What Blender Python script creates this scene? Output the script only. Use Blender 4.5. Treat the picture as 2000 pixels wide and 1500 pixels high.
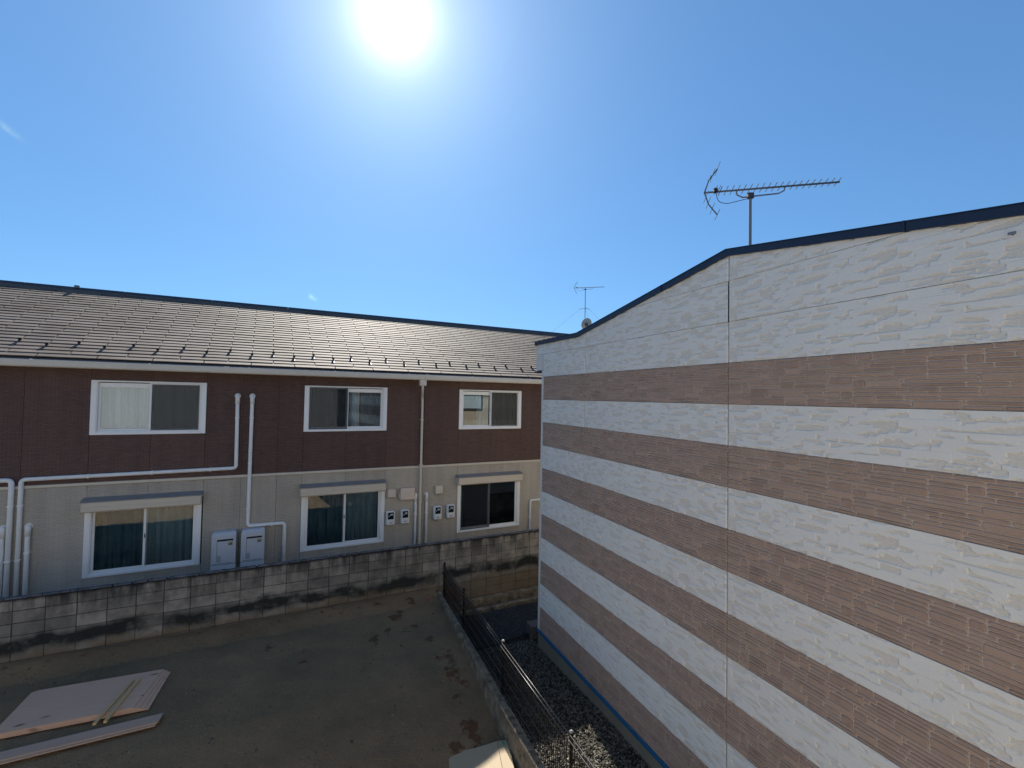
import bpy, bmesh, math, random
import numpy as np
from mathutils import Vector, Matrix, noise
random.seed(7); rng = np.random.default_rng(7)
for o in list(bpy.data.objects): bpy.data.objects.remove(o)
SC = bpy.context.scene; COL = SC.collection
CZ = 5.0                       # camera height; all z below are metres relative to the camera
# ------------------------------------------------------------------ camera
cam = bpy.data.cameras.new('camera'); co = bpy.data.objects.new('camera', cam); COL.objects.link(co)
pi_, ro = 0.0285, 0.0186
cp, sp, cr, sr = math.cos(pi_), math.sin(pi_), math.cos(ro), math.sin(ro)
right = Vector((1, 0, 0)); up = Vector((0, -sp, cp)); fwd = Vector((0, cp, sp))
r2 = cr*right + sr*up; u2 = -sr*right + cr*up
mt = Matrix((r2, u2, -fwd)).transposed().to_4x4(); mt.translation = (0, 0, CZ); co.matrix_world = mt
cam.sensor_width = 36; cam.lens = 924.4/2000*36; cam.clip_start = 0.05; cam.clip_end = 6000
SC.camera = co
# ------------------------------------------------------------------ world
_e, _a = math.radians(38.35), math.radians(-15.0)
SUN = Vector((math.cos(_e)*math.sin(_a), math.cos(_e)*math.cos(_a), math.sin(_e)))
EL = math.asin(SUN.z); AZ = math.atan2(SUN.x, SUN.y)
W = bpy.data.worlds.new('World'); SC.world = W; W.use_nodes = True
nt = W.node_tree; nt.nodes.clear()
def N(t, typ, **k):
    n = t.nodes.new(typ)
    for a, b in k.items(): setattr(n, a, b)
    return n
def mathn(t, op, a, b=None, c=None, clamp=False):
    n = N(t, 'ShaderNodeMath', operation=op); n.use_clamp = clamp
    for i, v in enumerate((a, b, c)):
        if v is None: continue
        if isinstance(v, (int, float)): n.inputs[i].default_value = v
        else: t.links.new(v, n.inputs[i])
    return n.outputs[0]
def mixc(t, f, a, b, blend='MIX'):
    n = N(t, 'ShaderNodeMix', data_type='RGBA', blend_type=blend); n.clamp_factor = True
    for i, v in ((0, f), (6, a), (7, b)):
        if isinstance(v, (int, float)): n.inputs[i].default_value = v
        elif isinstance(v, (tuple, list)): n.inputs[i].default_value = (*v[:3], 1)
        else: t.links.new(v, n.inputs[i])
    return n.outputs[2]
sky = N(nt, 'ShaderNodeTexSky', sky_type='NISHITA'); sky.sun_disc = False
sky.sun_elevation = EL; sky.sun_rotation = AZ; sky.altitude = 0; sky.air_density = 1.0; sky.dust_density = 0.3; sky.ozone_density = 2.0
tc = N(nt, 'ShaderNodeTexCoord')
dt = N(nt, 'ShaderNodeVectorMath', operation='DOT_PRODUCT'); nt.links.new(tc.outputs['Generated'], dt.inputs[0]); dt.inputs[1].default_value = SUN
om = mathn(nt, 'SUBTRACT', 1.0, dt.outputs['Value'])
def ex(k, a): return mathn(nt, 'MULTIPLY', mathn(nt, 'EXPONENT', mathn(nt, 'MULTIPLY', om, -1.0/k)), a)
g = mathn(nt, 'ADD', mathn(nt, 'ADD', ex(.0016, 6.0), ex(.009, 2.0)), ex(.05, .72))
glow = N(nt, 'ShaderNodeVectorMath', operation='SCALE'); glow.inputs[0].default_value = (1.0, .95, .98); nt.links.new(g, glow.inputs[3])
# two small wisps of cloud
base = sky.outputs[0]
for cd, wid, amp in (((-0.690, 0.633, 0.351), (.012, .0032), 7.0), ((-0.386, 0.904, 0.185), (.0075, .0032), 14.0)):
    c = Vector(cd).normalized(); e1 = c.cross(Vector((0, 0, 1))).normalized(); e2 = e1.cross(c)
    ang = -.62; a1 = math.cos(ang)*e1 + math.sin(ang)*e2; a2 = -math.sin(ang)*e1 + math.cos(ang)*e2
    nz = N(nt, 'ShaderNodeTexNoise'); nz.inputs['Scale'].default_value = 90; nz.inputs['Detail'].default_value = 4
    nt.links.new(tc.outputs['Generated'], nz.inputs['Vector'])
    off = mathn(nt, 'MULTIPLY', mathn(nt, 'SUBTRACT', nz.outputs[0], .5), 2.2)
    tot = None
    for ax, w in ((a1, wid[0]), (a2, wid[1])):
        d = N(nt, 'ShaderNodeVectorMath', operation='DOT_PRODUCT'); nt.links.new(tc.outputs['Generated'], d.inputs[0]); d.inputs[1].default_value = ax
        q = mathn(nt, 'ADD', mathn(nt, 'MULTIPLY', d.outputs['Value'], 1/w), off)
        q = mathn(nt, 'MULTIPLY', q, q); tot = q if tot is None else mathn(nt, 'ADD', tot, q)
    dd = N(nt, 'ShaderNodeVectorMath', operation='DOT_PRODUCT'); nt.links.new(tc.outputs['Generated'], dd.inputs[0]); dd.inputs[1].default_value = c
    fr = mathn(nt, 'GREATER_THAN', dd.outputs['Value'], .9)
    m = mathn(nt, 'MULTIPLY', mathn(nt, 'EXPONENT', mathn(nt, 'MULTIPLY', tot, -1.0)), fr)
    m = mathn(nt, 'MULTIPLY', m, .75, clamp=True)
    base = mixc(nt, m, base, (amp, amp, amp))
gm_ = N(nt, 'ShaderNodeGamma'); gm_.inputs[1].default_value = .62; nt.links.new(base, gm_.inputs[0])
hs = N(nt, 'ShaderNodeMix', data_type='RGBA', blend_type='MULTIPLY'); hs.inputs[0].default_value = 1
nt.links.new(gm_.outputs[0], hs.inputs[6]); hs.inputs[7].default_value = (0.60, 1.10, 1.66, 1)
ad = N(nt, 'ShaderNodeVectorMath', operation='ADD'); nt.links.new(hs.outputs[2], ad.inputs[0]); nt.links.new(glow.outputs[0], ad.inputs[1])
bg = N(nt, 'ShaderNodeBackground'); bg.inputs[1].default_value = 0.072; nt.links.new(ad.outputs[0], bg.inputs[0])
wo = N(nt, 'ShaderNodeOutputWorld'); nt.links.new(bg.outputs[0], wo.inputs[0])
# ------------------------------------------------------------------ sun
sl = bpy.data.lights.new('sun', 'SUN'); sl.energy = 5.0; sl.angle = math.radians(0.6); sl.color = (1, .93, .82)
so = bpy.data.objects.new('sun', sl); COL.objects.link(so); so.rotation_euler = SUN.to_track_quat('Z', 'Y').to_euler(); so.location = (0, 0, 40)
SC.view_settings.view_transform = 'Standard'; SC.view_settings.look = 'None'; SC.view_settings.exposure = 1.12; SC.view_settings.gamma = 1
SC.view_settings.use_curve_mapping = False
SC.render.engine = 'CYCLES'
# ------------------------------------------------------------------ frames and helpers
A1 = math.atan2(0.4617, 0.8870)        # left building: x along its wall, y away from the camera
A2 = 0.3892                            # right building: x into the building, y along its wall
FR = {'L': A1, 'B': A1, 'R': A2, 'W': 0.0}
KB = 1.127                     # the apartment block is drawn in units of 1.127 m (its panels are 0.912 units = 1 m wide)
INFO = {}
def fw(fr, x, y, z):
    a = FR[fr]
    if fr == 'B': x, y, z = x*KB, y*KB, z*KB
    return Vector((x*math.cos(a)-y*math.sin(a), x*math.sin(a)+y*math.cos(a), z+CZ))
def conv(fa, x, y, fb):
    a = FR[fa]-FR[fb]; return x*math.cos(a)-y*math.sin(a), x*math.sin(a)+y*math.cos(a)
def tag(o, label=None, cat=None, group=None, kind=None):
    if label: o['label'] = label
    if cat: o['category'] = cat
    if group: o['group'] = group
    if kind: o['kind'] = kind
    return o
def thing(name, fr, org, label, cat, group=None, kind=None):
    o = bpy.data.objects.new(name, None); COL.objects.link(o); o.empty_display_size = .2
    o.location = fw(fr, *org); o.rotation_euler = (0, 0, FR[fr]); INFO[o] = (fr, Vector(org))
    if fr == 'B': o.scale = (KB, KB, KB)
    return tag(o, label, cat, group, kind)
class MB:
    """collects geometry in absolute frame coordinates"""
    def __init__(s): s.v = []; s.f = []; s.t = []
    def add(s, vs, fs, tone=.5):
        n = len(s.v); s.v += [tuple(p) for p in vs]; s.f += [tuple(i+n for i in f) for f in fs]; s.t += [tone]*len(vs); return s
    def box(s, x0, x1, y0, y1, z0, z1, bev=0, tone=.5):
        if x0 > x1: x0, x1 = x1, x0
        if y0 > y1: y0, y1 = y1, y0
        if z0 > z1: z0, z1 = z1, z0
        if bev <= 0:
            return s.add([(x, y, z) for z in (z0, z1) for y in (y0, y1) for x in (x0, x1)],
                         [(0, 2, 3, 1), (4, 5, 7, 6), (0, 1, 5, 4), (2, 6, 7, 3), (0, 4, 6, 2), (1, 3, 7, 5)], tone)
        b = min(bev, .45*min(x1-x0, y1-y0, z1-z0)); bm = bmesh.new(); bmesh.ops.create_cube(bm, size=1)
        for v in bm.verts: v.co = Vector(((x0+x1)/2+v.co.x*(x1-x0), (y0+y1)/2+v.co.y*(y1-y0), (z0+z1)/2+v.co.z*(z1-z0)))
        bmesh.ops.bevel(bm, geom=list(bm.edges), offset=b, segments=1, affect='EDGES', profile=.5)
        s.add([v.co[:] for v in bm.verts], [[v.index for v in f.verts] for f in bm.faces], tone); bm.free(); return s
    def prism(s, pts, ax, a0, a1, tone=.5):
        """polygon pts (2-tuples in the two other axes) extruded along ax from a0 to a1"""
        def mk(p, a): return {'x': (a, p[0], p[1]), 'y': (p[0], a, p[1]), 'z': (p[0], p[1], a)}[ax]
        n = len(pts); vs = [mk(p, a0) for p in pts]+[mk(p, a1) for p in pts]
        fs = [tuple(range(n))[::-1], tuple(range(n, 2*n))]+[(i, (i+1) % n, n+(i+1) % n, n+i) for i in range(n)]
        bm = bmesh.new(); bv = [bm.verts.new(v) for v in vs]
        for f in fs: bm.faces.new([bv[i] for i in f])
        bmesh.ops.recalc_face_normals(bm, faces=bm.faces); bm.verts.index_update()
        s.add([v.co[:] for v in bm.verts], [[v.index for v in f.verts] for f in bm.faces], tone); bm.free(); return s
    def tube(s, pts, r, n=10, cap=True):
        P = [Vector(p) for p in pts]; rings = []; ref = None
        for i, p in enumerate(P):
            d = (P[min(i+1, len(P)-1)]-P[max(i-1, 0)]).normalized()
            if ref is None: ref = Vector((0, 0, 1)) if abs(d.z) < .9 else Vector((1, 0, 0))
            u = (ref-d*ref.dot(d)).normalized(); w = d.cross(u); ref = u
            rr = r[i] if isinstance(r, (list, tuple)) else r
            rings.append([p+rr*(math.cos(2*math.pi*k/n)*u+math.sin(2*math.pi*k/n)*w) for k in range(n)])
        vs = [q for R in rings for q in R]; fs = []
        for i in range(len(P)-1):
            for k in range(n): fs.append((i*n+k, i*n+(k+1) % n, (i+1)*n+(k+1) % n, (i+1)*n+k))
        if cap: fs += [tuple(range(n))[::-1], tuple((len(P)-1)*n+k for k in range(n))]
        return s.add(vs, fs)
    def build(s, name, mat, parent=None, fr='W', smooth=False, delta=None, org=None):
        root = parent; o3 = None
        while root is not None and root not in INFO: root = root.parent
        if root is not None: fr, o3 = INFO[root]
        if org is not None: o3 = Vector(org)
        if o3 is None: o3 = Vector((0, 0, 0))
        me = bpy.data.meshes.new(name)
        me.from_pydata([(x-o3.x, y-o3.y, z-o3.z) for x, y, z in s.v], [], s.f); me.update()
        a = me.attributes.new('tone', 'FLOAT', 'POINT'); a.data.foreach_set('value', s.t)
        if smooth:
            me.polygons.foreach_set('use_smooth', [True]*len(me.polygons))
        me.materials.append(mat); o = bpy.data.objects.new(name, me); COL.objects.link(o)
        if parent is not None: o.parent = parent
        else:
            o.location = fw(fr, *o3); o.rotation_euler = (0, 0, FR[fr]); INFO[o] = (fr, o3)
        return o
def share(src, parent, loc, name=None):
    c = src.copy(); c.parent = parent; c.location = loc; COL.objects.link(c)
    if name: c.name = name
    return c
def rpath(pts, r=.06, n=5):
    """round the corners of a polyline"""
    P = [Vector(p) for p in pts]; out = [P[0]]
    for i in range(1, len(P)-1):
        a = (P[i-1]-P[i]); b = (P[i+1]-P[i]); ra = min(r, a.length*.45, b.length*.45); a.normalize(); b.normalize()
        p0 = P[i]+a*ra; p1 = P[i]+b*ra
        for k in range(n+1):
            t = k/n; out.append((1-t)**2*p0+2*t*(1-t)*P[i]+t*t*p1)
    return out+[P[-1]]
# ------------------------------------------------------------------ materials
def mat(name, col, rough=.7, metal=0, spec=.4, noise_=0, nscale=8, bump=0, bscale=60, objrand=0, grain=0, col2=None, tone2=None, stretch=None, coords='Object', bdist=.01):
    m = bpy.data.materials.new(name); m.use_nodes = True; t = m.node_tree; b = t.nodes['Principled BSDF']
    b.inputs['Roughness'].default_value = rough; b.inputs['Metallic'].default_value = metal; b.inputs['Specular IOR Level'].default_value = spec
    c = tuple(col); b.inputs['Base Color'].default_value = (*c, 1); cur = c
    if noise_ or bump or grain or objrand or tone2:
        tcn = N(t, 'ShaderNodeTexCoord'); vec = tcn.outputs['Object']
        if coords == 'World': vec = N(t, 'ShaderNodeNewGeometry').outputs['Position']
        if stretch:
            mp = N(t, 'ShaderNodeMapping'); mp.inputs['Scale'].default_value = stretch; t.links.new(vec, mp.inputs[0]); vec = mp.outputs[0]
        if tone2:
            at = N(t, 'ShaderNodeAttribute', attribute_name='tone'); cur = mixc(t, at.outputs['Fac'], cur, tone2)
        if noise_:
            nz = N(t, 'ShaderNodeTexNoise'); nz.inputs['Scale'].default_value = nscale; nz.inputs['Detail'].default_value = 6; nz.inputs['Roughness'].default_value = .65
            t.links.new(vec, nz.inputs['Vector'])
            cr_ = N(t, 'ShaderNodeMapRange'); cr_.inputs[1].default_value = .32; cr_.inputs[2].default_value = .68; t.links.new(nz.outputs[0], cr_.inputs[0])
            f = mathn(t, 'MULTIPLY', cr_.outputs[0], noise_)
            cur = mixc(t, f, cur, tuple(x*.35 for x in c) if col2 is None else col2)
        if grain:
            nz = N(t, 'ShaderNodeTexNoise'); nz.inputs['Scale'].default_value = 160; nz.inputs['Detail'].default_value = 2; t.links.new(vec, nz.inputs['Vector'])
            v = mathn(t, 'ADD', 1-grain, mathn(t, 'MULTIPLY', nz.outputs[0], 2*grain))
            sc = N(t, 'ShaderNodeVectorMath', operation='SCALE')
            if isinstance(cur, tuple): sc.inputs[0].default_value = cur
            else: t.links.new(cur, sc.inputs[0])
            t.links.new(v, sc.inputs[3]); cur = sc.outputs[0]
        if objrand:
            oi = N(t, 'ShaderNodeObjectInfo'); v = mathn(t, 'ADD', 1-objrand, mathn(t, 'MULTIPLY', oi.outputs['Random'], 2*objrand))
            sc = N(t, 'ShaderNodeVectorMath', operation='SCALE')
            if isinstance(cur, tuple): sc.inputs[0].default_value = cur
            else: t.links.new(cur, sc.inputs[0])
            t.links.new(v, sc.inputs[3]); cur = sc.outputs[0]
        if not isinstance(cur, tuple): t.links.new(cur, b.inputs['Base Color'])
        if bump:
            nb = N(t, 'ShaderNodeTexNoise'); nb.inputs['Scale'].default_value = bscale; nb.inputs['Detail'].default_value = 5; t.links.new(vec, nb.inputs['Vector'])
            bp = N(t, 'ShaderNodeBump'); bp.inputs['Strength'].default_value = bump; bp.inputs['Distance'].default_value = bdist
            t.links.new(nb.outputs[0], bp.inputs['Height']); t.links.new(bp.outputs[0], b.inputs['Normal'])
    return m
def brick_siding(name, c1, c2, mortar, bw, bh, vary):
    m = bpy.data.materials.new(name); m.use_nodes = True; t = m.node_tree; b = t.nodes['Principled BSDF']
    b.inputs['Roughness'].default_value = .75; b.inputs['Specular IOR Level'].default_value = .25
    tcn = N(t, 'ShaderNodeTexCoord'); sx = N(t, 'ShaderNodeSeparateXYZ'); t.links.new(tcn.outputs['Object'], sx.inputs[0])
    cx = N(t, 'ShaderNodeCombineXYZ'); t.links.new(sx.outputs[0], cx.inputs[0]); t.links.new(sx.outputs[2], cx.inputs[1])
    br = N(t, 'ShaderNodeTexBrick'); br.inputs['Scale'].default_value = 1; br.inputs['Brick Width'].default_value = bw; br.inputs['Row Height'].default_value = bh
    br.inputs['Mortar Size'].default_value = .005; br.inputs['Mortar Smooth'].default_value = .6; br.inputs['Bias'].default_value = 0
    nzv = N(t, 'ShaderNodeTexNoise'); nzv.inputs['Scale'].default_value = 14; t.links.new(cx.outputs[0], nzv.inputs['Vector'])
    wv = N(t, 'ShaderNodeVectorMath', operation='MULTIPLY_ADD'); t.links.new(nzv.outputs['Color'], wv.inputs[0]); wv.inputs[1].default_value = (.02, .012, 0); t.links.new(cx.outputs[0], wv.inputs[2])
    t.links.new(wv.outputs[0], br.inputs['Vector'])
    for i, c in (('Color1', c1), ('Color2', c2), ('Mortar', mortar)): br.inputs[i].default_value = (*c, 1)
    n2 = N(t, 'ShaderNodeTexNoise'); n2.inputs['Scale'].default_value = 1.1; n2.inputs['Detail'].default_value = 5; t.links.new(cx.outputs[0], n2.inputs['Vector'])
    n3 = N(t, 'ShaderNodeTexNoise'); n3.inputs['Scale'].default_value = 55; n3.inputs['Detail'].default_value = 3; t.links.new(cx.outputs[0], n3.inputs['Vector'])
    v = mathn(t, 'ADD', mathn(t, 'MULTIPLY', n2.outputs[0], vary), mathn(t, 'MULTIPLY', n3.outputs[0], .7)); v = mathn(t, 'ADD', v, .65-vary*.5)
    mpz = N(t, 'ShaderNodeMapping'); mpz.inputs['Scale'].default_value = (5.5, .28, 1); t.links.new(cx.outputs[0], mpz.inputs[0])
    nst = N(t, 'ShaderNodeTexNoise'); nst.inputs['Scale'].default_value = 1; nst.inputs['Detail'].default_value = 5; t.links.new(mpz.outputs[0], nst.inputs['Vector'])
    v = mathn(t, 'MULTIPLY', v, mathn(t, 'ADD', .78, mathn(t, 'MULTIPLY', nst.outputs[0], .44)))
    oi = N(t, 'ShaderNodeObjectInfo'); v = mathn(t, 'MULTIPLY', v, mathn(t, 'ADD', .93, mathn(t, 'MULTIPLY', oi.outputs['Random'], .14)))
    sc = N(t, 'ShaderNodeVectorMath', operation='SCALE'); t.links.new(br.outputs['Color'], sc.inputs[0]); t.links.new(v, sc.inputs[3])
    t.links.new(sc.outputs[0], b.inputs['Base Color'])
    h = mathn(t, 'ADD', mathn(t, 'MULTIPLY', mathn(t, 'SUBTRACT', 1.0, br.outputs['Fac']), 1.0), mathn(t, 'MULTIPLY', n3.outputs[0], .6))
    bp = N(t, 'ShaderNodeBump'); bp.inputs['Strength'].default_value = .8; bp.inputs['Distance'].default_value = .006; t.links.new(h, bp.inputs['Height']); t.links.new(bp.outputs[0], b.inputs['Normal'])
    return m
def glass(name, tint, k=1.0, rough=0.0):
    m = bpy.data.materials.new(name); m.use_nodes = True; t = m.node_tree; t.nodes.clear()
    out = N(t, 'ShaderNodeOutputMaterial'); tr = N(t, 'ShaderNodeBsdfTransparent'); tr.inputs[0].default_value = (*tint, 1)
    gl = N(t, 'ShaderNodeBsdfGlossy'); gl.inputs['Roughness'].default_value = rough; gl.inputs[0].default_value = (.95, .97, 1, 1)
    fz = N(t, 'ShaderNodeFresnel'); fz.inputs[0].default_value = 1.52
    nb = N(t, 'ShaderNodeTexNoise'); nb.inputs['Scale'].default_value = 1.3; tcn = N(t, 'ShaderNodeTexCoord'); t.links.new(tcn.outputs['Object'], nb.inputs['Vector'])
    bp = N(t, 'ShaderNodeBump'); bp.inputs['Strength'].default_value = .05; bp.inputs['Distance'].default_value = .03; t.links.new(nb.outputs[0], bp.inputs['Height']); t.links.new(bp.outputs[0], gl.inputs['Normal'])
    f = mathn(t, 'MULTIPLY', fz.outputs[0], 2.2*k, clamp=True)
    mx = N(t, 'ShaderNodeMixShader'); t.links.new(f, mx.inputs[0]); t.links.new(tr.outputs[0], mx.inputs[1]); t.links.new(gl.outputs[0], mx.inputs[2]); t.links.new(mx.outputs[0], out.inputs[0])
    return m
def screen_mat():
    m = bpy.data.materials.new('insect screen'); m.use_nodes = True; t = m.node_tree; t.nodes.clear()
    out = N(t, 'ShaderNodeOutputMaterial'); tr = N(t, 'ShaderNodeBsdfTransparent'); df = N(t, 'ShaderNodeBsdfDiffuse'); df.inputs[0].default_value = (.03, .035, .04, 1)
    mx = N(t, 'ShaderNodeMixShader'); mx.inputs[0].default_value = .6; t.links.new(tr.outputs[0], mx.inputs[1]); t.links.new(df.outputs[0], mx.inputs[2]); t.links.new(mx.outputs[0], out.inputs[0]); return m
def roof_mat():
    m = mat('weathered slate', (.17, .145, .126), .72, spec=.12, noise_=.8, nscale=1.1, col2=(.065, .05, .042), objrand=.14, bump=.35, bscale=45, coords='World', bdist=.004, grain=.18)
    return m
def block_mat():
    m = bpy.data.materials.new('stained concrete block'); m.use_nodes = True; t = m.node_tree; b = t.nodes['Principled BSDF']; b.inputs['Roughness'].default_value = .92; b.inputs['Specular IOR Level'].default_value = .15
    gm = N(t, 'ShaderNodeNewGeometry'); P = gm.outputs['Position']; sx = N(t, 'ShaderNodeSeparateXYZ'); t.links.new(P, sx.inputs[0]); z = sx.outputs[2]
    oi = N(t, 'ShaderNodeObjectInfo')
    cur = mixc(t, oi.outputs['Random'], (.18, .168, .148), (.32, .295, .26))
    def nz(s, d=5, st=None, w=None):
        n = N(t, 'ShaderNodeTexNoise'); n.inputs['Scale'].default_value = s; n.inputs['Detail'].default_value = d; n.inputs['Roughness'].default_value = .6
        src = P
        if st:
            mp = N(t, 'ShaderNodeMapping'); mp.inputs['Scale'].default_value = st; t.links.new(P, mp.inputs[0]); src = mp.outputs[0]
        t.links.new(src, n.inputs['Vector']); return n.outputs[0]
    def mr(v, a, b_, c=0, d=1):
        n = N(t, 'ShaderNodeMapRange'); n.clamp = True
        for i, q in enumerate((v, a, b_, c, d)):
            if isinstance(q, (int, float)): n.inputs[i].default_value = q
            else: t.links.new(q, n.inputs[i])
        return n.outputs[0]
    # per-block mould cloud
    f1 = mr(nz(4.2), .42, .66, 0, .62); cur = mixc(t, f1, cur, (.075, .076, .074))
    # streaks running from the top
    st = mr(nz(6, 4, (1, 1, .18)), .42, .62, 0, 1); zt = mr(z, 1.12, 1.56, 0, .95); cur = mixc(t, mathn(t, 'MULTIPLY', st, zt), cur, (.03, .03, .03))
    zt2 = mr(mathn(t, 'ADD', z, mathn(t, 'MULTIPLY', nz(5), .08)), 1.575, 1.62, 0, .95); cur = mixc(t, zt2, cur, (.018, .018, .022))
    # a black mould belt that wanders above the soil line
    wz = mathn(t, 'ADD', z, mathn(t, 'MULTIPLY', mathn(t, 'SUBTRACT', nz(1.6, 3), .5), .45))
    belt = mathn(t, 'MULTIPLY', mr(wz, .66, .76), mr(wz, 1.02, .90)); belt = mathn(t, 'MULTIPLY', belt, mr(nz(2.0), .36, .52, .3, .97)); cur = mixc(t, belt, cur, (.022, .025, .024))
    # splashed soil at the foot
    soil = mr(mathn(t, 'ADD', z, mathn(t, 'MULTIPLY', mathn(t, 'SUBTRACT', nz(2.2), .5), .5)), .76, .60, 0, .8); cur = mixc(t, soil, cur, (.155, .115, .07))
    gr = mathn(t, 'ADD', .75, mathn(t, 'MULTIPLY', nz(120, 2), .5)); sc = N(t, 'ShaderNodeVectorMath', operation='SCALE'); t.links.new(cur, sc.inputs[0]); t.links.new(gr, sc.inputs[3])
    t.links.new(sc.outputs[0], b.inputs['Base Color'])
    bp = N(t, 'ShaderNodeBump'); bp.inputs['Strength'].default_value = .6; bp.inputs['Distance'].default_value = .01; t.links.new(nz(70, 5), bp.inputs['Height']); t.links.new(bp.outputs[0], b.inputs['Normal'])
    return m
def dirt_mat():
    m = bpy.data.materials.new('packed dirt'); m.use_nodes = True; t = m.node_tree; b = t.nodes['Principled BSDF']; b.inputs['Roughness'].default_value = .95; b.inputs['Specular IOR Level'].default_value = .12
    P = N(t, 'ShaderNodeNewGeometry').outputs['Position']
    def nz(s, d=5):
        n = N(t, 'ShaderNodeTexNoise'); n.inputs['Scale'].default_value = s; n.inputs['Detail'].default_value = d; n.inputs['Roughness'].default_value = .62; t.links.new(P, n.inputs['Vector']); return n.outputs[0]
    at = N(t, 'ShaderNodeAttribute', attribute_name='tone')
    mr = N(t, 'ShaderNodeMapRange'); mr.inputs[1].default_value = .35; mr.inputs[2].default_value = .7; t.links.new(nz(.9), mr.inputs[0])
    cur = mixc(t, mr.outputs[0], (.25, .172, .097), (.165, .118, .070))
    pat = mathn(t, 'ADD', at.outputs['Fac'], mathn(t, 'MULTIPLY', mathn(t, 'SUBTRACT', nz(7, 8), .5), 1.9)); m2 = N(t, 'ShaderNodeMapRange'); m2.inputs[1].default_value = .42; m2.inputs[2].default_value = .62; t.links.new(pat, m2.inputs[0])
    cur = mixc(t, mathn(t, 'MULTIPLY', m2.outputs[0], .85), cur, (.105, .052, .026))
    sc = N(t, 'ShaderNodeVectorMath', operation='SCALE'); t.links.new(cur, sc.inputs[0]); t.links.new(mathn(t, 'ADD', .55, mathn(t, 'MULTIPLY', nz(75, 3), .9)), sc.inputs[3]); t.links.new(sc.outputs[0], b.inputs['Base Color'])
    bp = N(t, 'ShaderNodeBump'); bp.inputs['Strength'].default_value = 1; bp.inputs['Distance'].default_value = .022; t.links.new(mathn(t, 'ADD', nz(60, 4), nz(16, 3)), bp.inputs['Height']); t.links.new(bp.outputs[0], b.inputs['Normal'])
    return m
def wood_mat(name, c, c2, sc=(1, 14, 30), knots=True, rough=.7):
    m = bpy.data.materials.new(name); m.use_nodes = True; t = m.node_tree; b = t.nodes['Principled BSDF']; b.inputs['Roughness'].default_value = rough; b.inputs['Specular IOR Level'].default_value = .25
    tcn = N(t, 'ShaderNodeTexCoord'); mp = N(t, 'ShaderNodeMapping'); mp.inputs['Scale'].default_value = sc; t.links.new(tcn.outputs['Object'], mp.inputs[0])
    n = N(t, 'ShaderNodeTexNoise'); n.inputs['Scale'].default_value = 1.4; n.inputs['Detail'].default_value = 6; n.inputs['Distortion'].default_value = .4; t.links.new(mp.outputs[0], n.inputs['Vector'])
    cur = mixc(t, n.outputs[0], c, c2)
    n1 = N(t, 'ShaderNodeTexNoise'); n1.inputs['Scale'].default_value = 2.5; t.links.new(tcn.outputs['Object'], n1.inputs['Vector']); cur = mixc(t, mathn(t, 'MULTIPLY', n1.outputs[0], .5), cur, c2)
    if knots:
        mp2 = N(t, 'ShaderNodeMapping'); mp2.inputs['Scale'].default_value = (2.1, 5.5, 1); t.links.new(tcn.outputs['Object'], mp2.inputs[0])
        vo = N(t, 'ShaderNodeTexVoronoi'); vo.inputs['Scale'].default_value = 1; t.links.new(mp2.outputs[0], vo.inputs['Vector'])
        k = N(t, 'ShaderNodeMapRange'); k.inputs[1].default_value = .17; k.inputs[2].default_value = .07; t.links.new(vo.outputs['Distance'], k.inputs[0]); cur = mixc(t, mathn(t, 'MULTIPLY', k.outputs[0], .8), cur, (.07, .04, .03))
    t.links.new(cur, b.inputs['Base Color']); return m

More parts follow.
